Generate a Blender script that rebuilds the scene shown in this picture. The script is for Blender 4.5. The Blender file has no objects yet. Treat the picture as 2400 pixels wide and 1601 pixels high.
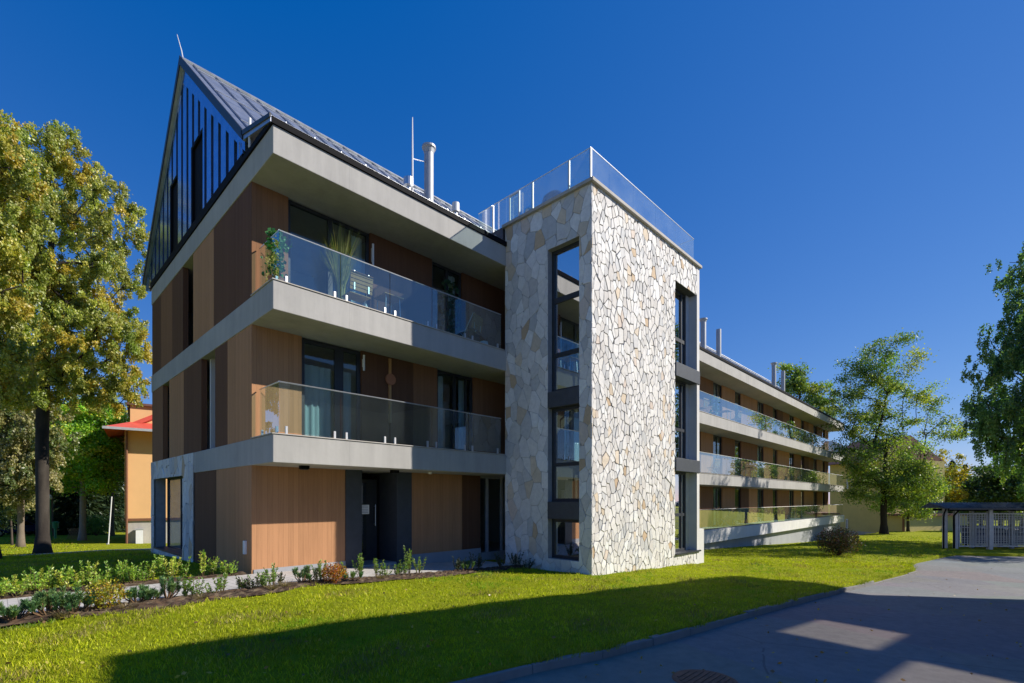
import bpy, bmesh, math, random
import numpy as np
from mathutils import Vector, Matrix
from mathutils.geometry import delaunay_2d_cdt
R = math.radians
random.seed(7); RNG = np.random.default_rng(11)
sc = bpy.context.scene
C = sc.collection

# ------------------------------------------------------------------ camera geometry
FP, HY, TH = 1157.0, 1170.4, 0.7642           # focal length / horizon in photo pixels, heading
CX, CY, CZ = -3.832, -10.318, 1.645
sn, cs = math.sin(TH), math.cos(TH)
def camw(r, d): return (CX+r*sn+d*cs, CY-r*cs+d*sn)
_gy = ([-1e3, 1, 5.7, 11.3, 17, 21.4, 35, 60, 1e3], [0, 0, -.12, -.26, -.6, -.94, -1.4, -1.8, -1.8])
def sm(a, b, x):
    t = np.clip((x-a)/(b-a), 0, 1); return t*t*(3-2*t)
def g(x, y):                                   # height of the ground
    x = np.asarray(x, float); y = np.asarray(y, float)
    z = -.045*np.clip(x, 0, 15)-(.021+.023*sm(-3, -.3, y))*(np.clip(x, 15, 75)-15)
    z = z+np.interp(y, _gy[0], _gy[1])*(1-sm(14, 24, x))
    return z
def W(px, py):                                 # a point of the ground seen at a pixel of the photo
    d = 10.
    for _ in range(80):
        r = (px-1200)/FP*d; x, y = camw(r, d)
        d = .5*d+.5*(CZ-float(g(x, y)))*FP/(py-HY)
    return x, y, float(g(x, y)), d
def XF(px, y):
    q = (px-1200)/FP; return CX+(y-CY)*(cs+q*sn)/(sn-q*cs)
def YG(px, x):
    q = (px-1200)/FP; return CY+(x-CX)*(sn-q*cs)/(cs+q*sn)
def ZZ(py, x, y):
    d = (x-CX)*cs+(y-CY)*sn; return (HY-py)/FP*d+CZ

# ------------------------------------------------------------------ materials
class NT:
    def __init__(s, name):
        s.m = bpy.data.materials.new(name); s.m.use_nodes = True
        s.t = s.m.node_tree; s.t.nodes.clear(); s.out = s.t.nodes.new('ShaderNodeOutputMaterial')
    def n(s, typ, **kw):
        o = s.t.nodes.new('ShaderNode'+typ)
        ins = kw.pop('ins', {})
        for k, v in kw.items(): setattr(o, k, v)
        for k, v in ins.items(): s.set(o, k, v)
        return o
    def set(s, o, k, v):
        i = o.inputs[k]
        if isinstance(v, bpy.types.NodeSocket): s.t.links.new(v, i)
        else:
            try: i.default_value = v
            except Exception: i.default_value = (*v, 1)
    def pos(s): return s.n('NewGeometry').outputs['Position']
    def noise(s, scale, detail=4, rough=.6, vec=None, out='Fac'):
        return s.n('TexNoise', ins={'Scale': scale, 'Detail': detail, 'Roughness': rough, 'Vector': vec or s.pos()}).outputs[out]
    def mapv(s, scale, vec=None):
        return s.n('Mapping', ins={'Scale': scale, 'Vector': vec or s.pos()}).outputs[0]
    def ramp(s, fac, stops):
        r = s.n('ValToRGB', ins={'Fac': fac}); e = r.color_ramp.elements
        e[0].position, e[0].color = stops[0][0], (*stops[0][1], 1)
        e[1].position, e[1].color = stops[-1][0], (*stops[-1][1], 1)
        for p, c in stops[1:-1]:
            k = e.new(p); k.color = (*c, 1)
        return r.outputs[0]
    def mix(s, fac, a, b, mode='MIX'):
        o = s.n('Mix', data_type='RGBA', blend_type=mode)
        s.set(o, 0, fac); s.set(o, 6, a); s.set(o, 7, b); return o.outputs[2]
    def math(s, op, a, b=0., c=None):
        o = s.n('Math', operation=op); s.set(o, 0, a); s.set(o, 1, b)
        if c is not None: s.set(o, 2, c)
        return o.outputs[0]
    def bump(s, h, strength=.3, dist=.02):
        return s.n('Bump', ins={'Height': h, 'Strength': strength, 'Distance': dist}).outputs[0]
    def bsdf(s, col, rough=.7, bump=None, metal=0., spec=.4):
        b = s.n('BsdfPrincipled', ins={'Base Color': col, 'Roughness': rough, 'Metallic': metal, 'Specular IOR Level': spec})
        if bump: s.set(b, 'Normal', bump)
        s.done(b.outputs[0]); return b
    def done(s, sh): s.t.links.new(sh, s.out.inputs[0])
M = {}
def plain(name, col, rough=.6, metal=0., var=.12, scale=6., spec=.4):
    n = NT(name); f = n.noise(scale, 5)
    c2 = tuple(v*(1-var) for v in col); c3 = tuple(min(1, v*(1+var)) for v in col)
    n.bsdf(n.ramp(f, [(.3, c2), (.7, c3)]), rough, n.bump(n.noise(scale*9, 3), .12, .01), metal, spec)
    M[name] = n.m; return n.m
def concrete(name, base, streak=.38):
    n = NT(name); p = n.pos()
    f = n.noise(1.1, 8, .65); f2 = n.noise(14, 4)
    s = n.noise(1, 5, .7, n.mapv((3.5, 3.5, .35)))
    b = base
    c = n.ramp(f, [(.3, tuple(v*.82 for v in b)), (.55, b), (.75, tuple(min(1, v*1.08) for v in b))])
    c = n.mix(.35, c, n.ramp(s, [(.35, tuple(v*(1-streak) for v in b)), (.6, tuple(min(1, v*1.05) for v in b))]))
    pits = n.n('TexVoronoi', ins={'Scale': 9., 'Vector': p}).outputs['Distance']
    pit = n.math('LESS_THAN', pits, .055)
    c = n.mix(n.math('MULTIPLY', pit, .35), c, tuple(v*.55 for v in b))
    xyz = n.n('SeparateXYZ', ins={'Vector': p}); q = n.math('FRACT', n.math('DIVIDE', n.math('ADD', xyz.outputs[0], n.math('ADD', xyz.outputs[1], .9)), 2.55))
    c = n.mix(n.math('MULTIPLY', n.math('LESS_THAN', q, .0035), .45), c, tuple(v*.45 for v in b))
    bl = n.noise(.45, 3, .5); c = n.mix(.22, c, n.ramp(bl, [(.38, tuple(v*.72 for v in b)), (.62, tuple(min(1, v*1.18) for v in b))]))
    h = n.math('ADD', n.math('MULTIPLY', f2, .4), n.math('MULTIPLY', f, .6))
    n.bsdf(c, .82, n.bump(h, .25, .02), spec=.25)
    M[name] = n.m
def wood(name, base, bw=.115):
    n = NT(name); x, = (n.n('SeparateXYZ', ins={'Vector': n.pos()}),)
    a = n.math('ADD', x.outputs[0], x.outputs[1]); u = n.math('DIVIDE', a, bw)
    idx = n.math('FLOOR', u); fr = n.math('FRACT', u)
    rnd = n.n('TexWhiteNoise', noise_dimensions='1D', ins={'W': idx}).outputs['Value']
    v = n.n('CombineXYZ', ins={0: n.math('MULTIPLY', a, 22.), 1: n.math('MULTIPLY', rnd, 40.), 2: n.math('MULTIPLY', x.outputs[2], .9)}).outputs[0]
    gr = n.noise(1.6, 6, .65, v); st = n.noise(.9, 4, .6, n.mapv((1.2, 1.2, .5)))
    c = n.ramp(n.math('ADD', n.math('MULTIPLY', gr, .6), n.math('MULTIPLY', rnd, .2)), [(.18, tuple(k*.72 for k in base)), (.42, base), (.72, tuple(k*1.14 for k in base))])
    c = n.mix(.3, c, n.ramp(st, [(.35, tuple(k*.8 for k in base)), (.65, tuple(k*1.1 for k in base))]))
    gap = n.math('MAXIMUM', n.math('LESS_THAN', fr, .025), n.math('GREATER_THAN', fr, .99))
    c = n.mix(n.math('MULTIPLY', gap, .6), c, tuple(k*.35 for k in base))
    h = n.math('SUBTRACT', n.math('MULTIPLY', gr, .25), gap)
    n.bsdf(c, .7, n.bump(h, .35, .01), spec=.08); M[name] = n.m
def vcol(name, rough=.75, bumpscale=25, bs=.3, spec=.3):
    n = NT(name); a = n.n('Attribute', attribute_name='col').outputs['Color']
    f = n.noise(bumpscale*.3, 6, .7)
    c = n.mix(1., a, n.ramp(f, [(.3, (.84, .84, .84)), (.7, (1.08, 1.08, 1.06))]), 'MULTIPLY')
    n.bsdf(c, rough, n.bump(n.noise(bumpscale, 5), bs, .02), spec=spec); M[name] = n.m
def leaf(name, trans=.35, gl=.04):
    n = NT(name); a = n.n('Attribute', attribute_name='col').outputs['Color']
    d = n.n('BsdfDiffuse', ins={'Color': a}).outputs[0]
    t = n.n('BsdfTranslucent', ins={'Color': n.mix(1., a, (1.15, 1.2, .55), 'MULTIPLY')}).outputs[0]
    m = n.n('MixShader', ins={0: trans, 1: d, 2: t}).outputs[0]
    gls = n.n('BsdfGlossy', ins={'Color': (1, 1, 1, 1), 'Roughness': .45}).outputs[0]
    n.done(n.n('MixShader', ins={0: gl, 1: m, 2: gls}).outputs[0]); M[name] = n.m
def glass(name, tint, ior=1.6, boost=1.0, refl=(1, 1, 1), film=0.):
    n = NT(name)
    f = n.n('Fresnel', ins={'IOR': ior}).outputs[0]
    t = n.n('BsdfTransparent', ins={'Color': (*tint, 1)}).outputs[0]
    if film:                                    # thin film of dust
        dd = n.n('MixShader', ins={0: .15, 1: n.n('BsdfDiffuse', ins={'Color': (.75, .82, .86, 1)}).outputs[0], 2: n.n('BsdfTranslucent', ins={'Color': (.75, .82, .86, 1)}).outputs[0]}).outputs[0]
        t = n.n('MixShader', ins={0: n.math('MULTIPLY', n.noise(1.5, 4), film*2), 1: t, 2: dd}).outputs[0]
    gg = n.n('BsdfGlossy', ins={'Color': (*refl, 1), 'Roughness': .0}).outputs[0]
    bf = n.n('NewGeometry').outputs['Backfacing']
    n.done(n.n('MixShader', ins={0: n.math('MULTIPLY', n.math('MINIMUM', n.math('MULTIPLY', f, boost), .74), n.math('SUBTRACT', 1., bf)), 1: t, 2: gg}).outputs[0]); M[name] = n.m
def roofmetal(name, col, rough):
    n = NT(name); f = n.noise(2.5, 5)
    n.bsdf(n.ramp(f, [(.3, tuple(v*.8 for v in col)), (.7, tuple(v*1.1 for v in col))]), n.math('ADD', n.math('MULTIPLY', f, .15), rough), n.bump(n.noise(1.3, 2), .03, .05), metal=.85)
    M[name] = n.m

concrete('concrete', (.42, .408, .388)); concrete('grey_plaster', (.34, .35, .375), .15); concrete('white_plaster', (.66, .65, .63), .1)
concrete('kerb_stone', (.22, .215, .21)); concrete('coping', (.48, .45, .41))
wood('wood_light', (.47, .245, .125)); wood('wood_mid', (.275, .137, .072)); wood('wood_dark', (.155, .077, .045)); wood('teak', (.52, .28, .12), .05)
vcol('stone'); vcol('bark', .9, 14, .7, .1); vcol('soil', .95, 30, .8, .1)
leaf('leaf', .45); leaf('needle', .2, .02); leaf('grass', .35, .01)
glass('balustrade_glass', (.80, .93, .94), 1.75, 2.1, film=.014); glass('window_glass', (.78, .85, .85), 1.7, 1.3); glass('coated_glass', (.84, .90, .86), 1.7, 10.); glass('terrace_glass', (.86, .94, .95), 1.8, 2.2, film=.10)
glass('sun_gap_glass', (.82, .76, .70), 1.45, .6)  # dims the sun coming through the added roof openings
plain('anthracite', (.030, .034, .042), .45); plain('dark_panel', (.055, .062, .075), .5); plain('black', (.008, .008, .010), .7, spec=.08)
plain('steel', (.60, .61, .63), .42, 1., .05); plain('mortar', (.11, .107, .104), .95); plain('pale_mortar', (.36, .355, .35), .95); plain('galvanised', (.42, .43, .45), .5, .4, .06); plain('white_metal', (.78, .78, .80), .4, 0, .04); plain('white_paint', (.72, .72, .70), .6, 0, .05)
plain('interior', (.62, .61, .58), .8, 0, .03); plain('dark_interior', (.16, .15, .14), .8); plain('curtain', (.60, .66, .70), .85, 0, .06, 3)
plain('peach', (.78, .46, .21), .85, 0, .06, .5); plain('red_roof', (.62, .10, .065), .55, 0, .12, 3.); plain('yellow_wall', (.62, .50, .20), .85, 0, .06, 1.)
plain('brown_roof', (.16, .075, .06), .7); plain('brown_trim', (.20, .085, .045), .6); plain('green_plastic', (.03, .22, .09), .45); plain('grey_paint', (.40, .41, .44), .55, 0, .12)
plain('blue_roof', (.05, .08, .14), .35, .6, .15, 2.); plain('terracotta', (.40, .16, .08), .7); plain('pot_grey', (.10, .10, .11), .5); plain('car_blue', (.02, .04, .12), .25)
plain('tyre', (.015, .015, .015), .8); plain('fabric_grey', (.36, .35, .34), .9); plain('fabric_white', (.75, .74, .72), .9); plain('rust', (.17, .075, .045), .75, 0, .3, 20)
roofmetal('roof_metal', (.50, .52, .55), .32); roofmetal('gable_metal', (.26, .42, .70), .06)

def asphalt():
    n = NT('asphalt'); f = n.noise(160, 3, .7); b = n.noise(.55, 6, .62); t = n.noise(7., 5, .6)
    c = n.ramp(b, [(.3, (.15, .155, .165)), (.5, (.205, .208, .212)), (.72, (.265, .265, .265))])
    c = n.mix(.5, c, n.ramp(f, [(.32, (.09, .09, .092)), (.55, (.21, .207, .207)), (.75, (.45, .44, .43))]))
    c = n.mix(.25, c, n.ramp(t, [(.35, (.14, .14, .14)), (.65, (.30, .29, .28))]))
    crack = n.n('TexVoronoi', feature='DISTANCE_TO_EDGE', ins={'Scale': .22, 'Vector': n.mix(.12, n.pos(), n.noise(1.3, 5, .6, None, 'Color'), 'ADD')}).outputs['Distance']
    cm = n.math('MULTIPLY', n.math('LESS_THAN', crack, .0022), n.math('GREATER_THAN', n.noise(.8, 3), .5))
    c = n.mix(n.math('MULTIPLY', cm, .45), c, (.05, .049, .049))
    pv = n.n('TexVoronoi', feature='F1', ins={'Scale': .38, 'Vector': n.mix(.3, n.pos(), n.noise(1., 4, .6, None, 'Color'), 'ADD')}).outputs['Color']
    c = n.mix(.22, c, n.mix(1., c, n.mix(.6, (.9, .9, .9), pv), 'MULTIPLY'))
    c = n.mix(n.math('MULTIPLY', n.math('GREATER_THAN', n.noise(26, 4, .75), .69), .5), c, (.30, .29, .27))
    n.bsdf(c, .9, n.bump(f, .5, .008), spec=.25); M['asphalt'] = n.m
asphalt()
def lawnmat():
    n = NT('lawn'); f = n.noise(.5, 6, .65); f2 = n.noise(3.2, 6, .7); f3 = n.noise(60, 3, .7)
    c = n.ramp(f2, [(.28, (.17, .22, .008)), (.5, (.30, .34, .010)), (.72, (.44, .45, .020))])
    c = n.mix(.35, c, n.ramp(f, [(.35, (.20, .26, .008)), (.6, (.34, .38, .012)), (.74, (.46, .40, .09))]))
    c = n.mix(.45, c, n.ramp(f3, [(.3, (.09, .12, .006)), (.7, (.42, .44, .03))]))
    n.bsdf(c, .95, n.bump(n.math('ADD', f3, n.math('MULTIPLY', f2, 1.5)), .9, .05), spec=.1); M['lawn'] = n.m
lawnmat()
def paver():
    n = NT('paver')
    b = n.n('TexBrick', offset=.5, ins={'Scale': 1., 'Brick Width': .24, 'Row Height': .12, 'Mortar Size': .006, 'Mortar Smooth': .2, 'Color1': (.50, .475, .44, 1), 'Color2': (.42, .40, .375, 1), 'Mortar': (.16, .15, .14, 1), 'Vector': n.n('VectorRotate', rotation_type='Z_AXIS', ins={'Vector': n.pos(), 'Angle': R(90)}).outputs[0]})
    c = n.mix(.4, b.outputs['Color'], n.ramp(n.noise(1.6, 6, .6), [(.3, (.40, .38, .35)), (.7, (.62, .60, .57))]))
    n.bsdf(c, .85, n.bump(n.math('SUBTRACT', n.math('MULTIPLY', n.noise(40), .3), b.outputs['Fac']), .4, .01), spec=.2); M['paver'] = n.m
paver()

# ------------------------------------------------------------------ mesh builder
class MB:
    def __init__(s): s.v, s.f, s.m, s.c, s.mats = [], [], [], [], []
    def mi(s, mat):
        if mat not in s.mats: s.mats.append(mat)
        return s.mats.index(mat)
    def add(s, vs, fs, mat, col=None):
        b = len(s.v); s.v += [tuple(v) for v in vs]; k = s.mi(mat)
        for f in fs: s.f.append([b+i for i in f]); s.m.append(k)
        s.c += [col or (1, 1, 1)]*len(vs)
        return s
    def box(s, x0, x1, y0, y1, z0, z1, mat, col=None):
        x0, x1 = min(x0, x1), max(x0, x1); y0, y1 = min(y0, y1), max(y0, y1); z0, z1 = min(z0, z1), max(z0, z1)
        v = [(x0, y0, z0), (x1, y0, z0), (x1, y1, z0), (x0, y1, z0), (x0, y0, z1), (x1, y0, z1), (x1, y1, z1), (x0, y1, z1)]
        return s.add(v, [(0, 3, 2, 1), (4, 5, 6, 7), (0, 1, 5, 4), (1, 2, 6, 5), (2, 3, 7, 6), (3, 0, 4, 7)], mat, col)
    def prism(s, pts, vec, mat, col=None):       # closed extrusion of a planar polygon along vec
        n = len(pts); p = [Vector(q) for q in pts]; vec = Vector(vec)
        nn = sum(((p[i]-p[0]).cross(p[(i+1) % n]-p[0]) for i in range(1, n-1)), Vector())
        if nn.dot(vec) < 0: p = p[::-1]
        v = p+[q+vec for q in p]
        fs = [tuple(range(n))[::-1], tuple(range(n, 2*n))]+[(i, (i+1) % n, n+(i+1) % n, n+i) for i in range(n)]
        return s.add(v, fs, mat, col)
    def tube(s, pts, rad, mat, k=8, col=None, cap=True):
        pts = [Vector(p) for p in pts]; n = len(pts)
        rad = rad if isinstance(rad, (list, tuple)) else [rad]*n
        vs, fs = [], []; ref = None
        for i, p in enumerate(pts):
            t = (pts[min(i+1, n-1)]-pts[max(i-1, 0)]).normalized()
            if ref is None: ref = t.orthogonal().normalized()
            a = (ref-t*ref.dot(t)); a = a.normalized() if a.length > 1e-5 else t.orthogonal().normalized(); ref = a
            b = t.cross(a)
            for j in range(k):
                w = 2*math.pi*j/k; vs.append(p+(a*math.cos(w)+b*math.sin(w))*rad[i])
        for i in range(n-1):
            for j in range(k):
                q = (j+1) % k; fs.append((i*k+j, i*k+q, (i+1)*k+q, (i+1)*k+j))
        if cap: fs += [tuple(range(k))[::-1], tuple(range((n-1)*k, n*k))]
        return s.add(vs, fs, mat, col)
    def lathe(s, c, prof, mat, k=20, col=None):  # closed profile [(r,z)...] revolved about the vertical
        vs, fs = [], []; n = len(prof)
        for r, z in prof:
            for j in range(k):
                a = 2*math.pi*j/k; vs.append((c[0]+r*math.cos(a), c[1]+r*math.sin(a), c[2]+z))
        for i in range(n-1):
            for j in range(k):
                q = (j+1) % k; fs.append((i*k+j, i*k+q, (i+1)*k+q, (i+1)*k+j))
        fs += [tuple(range(k))[::-1], tuple(range((n-1)*k, n*k))]
        return s.add(vs, fs, mat, col)
    def build(s, name, parent=None, bevel=0., smooth=False):
        me = bpy.data.meshes.new(name); me.from_pydata(s.v, [], s.f)
        for m in s.mats: me.materials.append(M[m])
        me.polygons.foreach_set('material_index', s.m)
        if any(c != (1, 1, 1) for c in s.c):
            a = me.color_attributes.new('col', 'FLOAT_COLOR', 'POINT')
            a.data.foreach_set('color', np.array([(*c, 1) for c in s.c], 'f').ravel())
        if smooth: me.polygons.foreach_set('use_smooth', [True]*len(s.f))
        me.update()
        o = bpy.data.objects.new(name, me); C.objects.link(o)
        if parent: o.parent = parent
        if bevel:
            b = o.modifiers.new('bevel', 'BEVEL'); b.width = bevel; b.segments = 2; b.limit_method = 'ANGLE'
        return o
def leafmesh(name, cen, sx, sy, col, mat, parent=None, dirs=None, fold=.0):
    """many small leaf quads: centres (n,3), lengths, widths, colours (n,3)"""
    n = len(cen); u = RNG.normal(size=(n, 3)) if dirs is None else dirs
    u = u/np.linalg.norm(u, axis=1, keepdims=True)
    w = RNG.normal(size=(n, 3)); w = np.cross(u, w); w /= np.linalg.norm(w, axis=1, keepdims=True)+1e-9
    sx = np.broadcast_to(sx, (n,))[:, None]; sy = np.broadcast_to(sy, (n,))[:, None]
    v = np.stack([cen-u*sx*.5, cen+w*sy*.5-u*sx*.05, cen+u*sx*.5, cen-w*sy*.5-u*sx*.05], 1).reshape(-1, 3)
    me = bpy.data.meshes.new(name); me.vertices.add(4*n); me.vertices.foreach_set('co', v.astype('f').ravel())
    me.loops.add(4*n); me.loops.foreach_set('vertex_index', np.arange(4*n, dtype='i'))
    me.polygons.add(n); me.polygons.foreach_set('loop_start', np.arange(0, 4*n, 4, dtype='i'))
    a = me.color_attributes.new('col', 'FLOAT_COLOR', 'POINT')
    cc = np.repeat(np.concatenate([np.clip(col, 0, 1), np.ones((n, 1))], 1), 4, 0)
    a.data.foreach_set('color', cc.astype('f').ravel())
    me.materials.append(M[mat]); me.update(calc_edges=True)
    o = bpy.data.objects.new(name, me); C.objects.link(o)
    if parent: o.parent = parent
    return o
def empty(name, loc, label, cat, group=None, rz=0.):
    o = bpy.data.objects.new(name, None); C.objects.link(o); o.location = loc; o.rotation_euler = (0, 0, rz)
    o.empty_display_size = .2
    return tag(o, label, cat, group)
def tag(o, label, cat, group=None, kind=None):
    if label: o['label'] = label
    if cat: o['category'] = cat
    if group: o['group'] = group
    if kind: o['kind'] = kind
    return o
def copy_tree(o, parent=None):
    c = o.copy(); C.objects.link(c); c.parent = parent
    for ch in list(o.children): copy_tree(ch, c)
    return c
ORD = ['first', 'second', 'third', 'fourth', 'fifth', 'sixth', 'seventh', 'eighth', 'ninth', 'tenth', 'eleventh', 'twelfth', 'thirteenth', 'fourteenth', 'fifteenth', 'sixteenth', 'seventeenth', 'eighteenth', 'nineteenth', 'twentieth']

#PARTS
# ------------------------------------------------------------------ the ground
KERB = [(-60, -2.5), (-20, -5.2), (-8, -6.3), (-3, -6.72), (-1.06, -6.82), (.75, -7.2), (1.98, -7.31), (4.32, -7.45), (7.42, -7.66), (11.19, -7.99), (14.41, -8.25), (16.6, -8.5), (17.58, -8.62)]
TIP = [(18.6, -8.5), (20.2, -8.3), (21.5, -8.35), (25.4, -8.85), (28, -9.3), (30.2, -11.4), (33, -15), (37, -24), (60, -60)]
def kerby(x): return np.interp(x, [p[0] for p in KERB+TIP[:5]], [p[1] for p in KERB+TIP[:5]])
def bumpz(x, y): return .018*np.sin(x*1.7+np.sin(y*1.3))*np.sin(y*2.1+.7*x)+.012*np.sin(x*4.1+1)*np.sin(y*3.7)
def sheet(name, outline, zf, pts, mat, edge=0.0, label=None, dense=.4):
    """triangulated sheet following the ground inside an outline, with a skirt"""
    ol = []
    for a, b in zip(outline, outline[1:]+outline[:1]):
        L = math.hypot(b[0]-a[0], b[1]-a[1]); n = max(1, int(L/dense)) if L < 40 else max(1, int(L/3))
        ol += [(a[0]+(b[0]-a[0])*i/n, a[1]+(b[1]-a[1])*i/n) for i in range(n)]
    n = len(ol); vs = [Vector(p) for p in ol]+[Vector(p) for p in pts]
    r = delaunay_2d_cdt(vs, [(i, (i+1) % n) for i in range(n)], [], 1, 1e-4)
    V = np.array([tuple(v) for v in r[0]]); z = zf(V[:, 0], V[:, 1])
    m = MB(); m.add(np.column_stack([V, z]).tolist(), [tuple(f) for f in r[2]], mat)
    if edge:
        oz = zf(np.array([p[0] for p in ol]), np.array([p[1] for p in ol]))
        v = [(p[0], p[1], q) for p, q in zip(ol, oz)]+[(p[0], p[1], q-edge) for p, q in zip(ol, oz)]
        m.add(v, [(i, n+i, n+(i+1) % n, (i+1) % n) for i in range(n)], mat)
    o = m.build(name, smooth=True); return tag(o, label, None, None, 'structure')
def gridpts(x0, x1, y0, y1, st, jit=.3):
    xs, ys = np.meshgrid(np.arange(x0, x1, st), np.arange(y0, y1, st)); p = np.stack([xs.ravel(), ys.ravel()], 1)
    return p+RNG.uniform(-jit, jit, p.shape)*st
far = gridpts(-70, 110, -70, 110, 4.)
m = MB(); xs = np.concatenate([np.linspace(-500, -75, 8), np.arange(-70, 115, 5.), np.linspace(120, 600, 8)]); nx = len(xs)
vs = [(x, y, float(g(x, y))-.30) for y in xs for x in xs]
m.add(vs, [(j*nx+i, j*nx+i+1, (j+1)*nx+i+1, (j+1)*nx+i) for j in range(nx-1) for i in range(nx-1)], 'lawn')
tag(m.build('ground', smooth=True), 'grassy ground stretching out beyond the lawn and the road', None, None, 'structure')
lawn_out = KERB+TIP[:6]+[(37, -14), (60, -16), (110, -20), (110, 110), (-70, 110), (-70, -1.8)]
near = np.concatenate([gridpts(-16, 24, -8.6, 2.2, .28), gridpts(-25, 60, -10, 30, 1.2)])
near = near[(near[:, 1] > kerby(near[:, 0])+.1)]
fr = far[(far[:, 1] > np.where(far[:, 0] < 30, kerby(far[:, 0])+.5, -13))]
sheet('lawn', lawn_out, lambda x, y: g(x, y)+bumpz(x, y), np.concatenate([near, fr]).tolist(), 'lawn', .2, 'mown green lawn between the building and the asphalt road')
road_out = [(-60, -2.3), *[(x, y+.16) for x, y in KERB[1:]], *[(x, y+.25) for x, y in TIP[:8]], (60, -60), (60, -70), (-60, -70)]
rp = np.concatenate([gridpts(-10, 30, -14, -7, .6), far]); 
sheet('road', road_out, lambda x, y: g(x, y)-.10-.012*np.clip(-y-9, 0, 6)+.006*np.sin(x*1.1)*np.sin(y*.9), rp.tolist(), 'asphalt', 0, 'grey worn asphalt road in the shade beside the lawn')
# kerb stones: slightly uneven lengths laid end to end up to the worn lawn corner
m = MB(); rg = random.Random(4); KL = [(-20, -5.2), *KERB[2:]]
x = -20.; prev = None
while x < 17.2:
    L = rg.uniform(.92, 1.05); x2 = x+L; y1 = float(kerby(x)); y2 = float(kerby(x2)); z = float(g(x, y1))
    w = rg.uniform(-.006, .006); t = rg.uniform(-.018, .004)-(.05 if x > 12.5 else 0)
    p = [(x+.004, y1-.035+w), (x2-.004, y2-.035+w), (x2-.004, y2+.055+w), (x+.004, y1+.055+w)]
    z2 = float(g(x2, y2)); m.prism([(a, b, (z if k in (0, 3) else z2)-.3) for k, (a, b) in enumerate(p)], (0, 0, .305+t), 'kerb_stone'); x = x2
tag(m.build('kerb', bevel=.014), 'weathered grey concrete kerb along the edge of the lawn', None, None, 'structure')
pth = [(-26, -.5), (-8, -.52), (-3.8, -.55), (-.8, -.62), (2.2, -.62), (4.6, -.55), (6.62, -.5), (6.62, .3), (6.8, 2.8), (2.6, 2.8), (2.6, 1.25), (.3, 1.25), (-.05, 1.12), (-26, 1.12)]
sheet('path', pth, lambda x, y: g(x, y)+.035, gridpts(-26, 6.8, -.5, 1.2, .5).tolist(), 'paver', .1, 'pale paved footpath leading along the house front', .5)
fp = [(-40, 17.6), (-3.1, 20.6), (2.5, 21.2), (12, 22), (12, 23.2), (2.5, 22.3), (-3.1, 21.7), (-40, 18.8)]
sheet('footpath', fp, lambda x, y: g(x, y)+.045, gridpts(-40, 12, 17.6, 23, .9).tolist(), 'paver', .1, 'narrow pale footpath in front of the peach house', .8)
# planting beds: crumbly soil
def bed(name, x0, x1, fy0, fy1, label):
    xs = np.arange(x0, x1, .07); vs = []; cols = []; K = 16
    m = MB(); V = []; Cc = []
    for x in xs:
        a, b = fy0(x), fy1(x)
        for k in range(K+1):
            y = a+(b-a)*k/K; e = math.sin(math.pi*k/K)
            V.append((x+random.uniform(-.02, .02), y+random.uniform(-.015, .015), float(g(x, y))+.012+e*.05+random.uniform(-.012, .02)*(.4+e)))
            q = random.uniform(.6, 1.3); Cc.append(random.choice([(.060*q, .042*q, .032*q), (.085*q, .062*q, .045*q), (.05*q, .033*q, .027*q), (.16*q, .12*q, .08*q), (.11*q, .07*q, .045*q)]))
    n = len(xs); F = [(i*(K+1)+k, (i+1)*(K+1)+k, (i+1)*(K+1)+k+1, i*(K+1)+k+1) for i in range(n-1) for k in range(K)]
    b = len(m.v); m.v = V; m.f = [list(f) for f in F]; m.mi('soil'); m.m = [0]*len(F); m.c = Cc
    return tag(m.build(name), label, None, None, 'structure')
BF = lambda x: -1.28+.14*math.sin(x*1.1+.5)+.07*math.sin(x*3.3)+(.18 if x > 2.6 else 0)*min(1, x-2.6)
bed('soil_bed', -9, 6.55, BF, lambda x: -.57+.03*math.sin(x*2.7), 'dark planting bed between the lawn and the paved path')
bed('soil_bed', -9, -.1, lambda x: 1.14, lambda x: 1.95+.12*math.sin(x*1.4)-(.35 if x > -1.2 else 0), 'dark planting bed beyond the paved path')
# round manhole cover in the road
mx, my = 1.0, -8.32; mz = float(g(mx, my))-.10
mh = MB(); mh.lathe((mx, my, mz), [(.001, -.03), (.31, -.03), (.31, .006), (.29, .012), (.001, .012)], 'rust', 30)
for k in range(-4, 5):
    L = math.sqrt(max(0, .25**2-(k*.055)**2))
    if L > .05: mh.box(mx-L, mx+L, my+k*.055-.012, my+k*.055+.012, mz+.012, mz+.017, 'rust')
tag(mh.build('manhole_cover'), 'rusty round manhole cover set in the shaded asphalt', 'manhole cover')
# ------------------------------------------------------------------ the apartment building
WY = 1.26                                       # front wall behind the balconies
S1b, S1, S2b, S2, S3b, S3 = 2.390, 2.963, 5.472, 6.063, 8.600, 9.176
XE, YE, TX0, TX1, TY = 55.7, 11.26, 6.64, 13.22, -3.1
bld = empty('apartment_building', (0, 0, 0), 'three-storey apartment building with concrete balconies, brown cladding and a stone stair tower', 'building')
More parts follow.
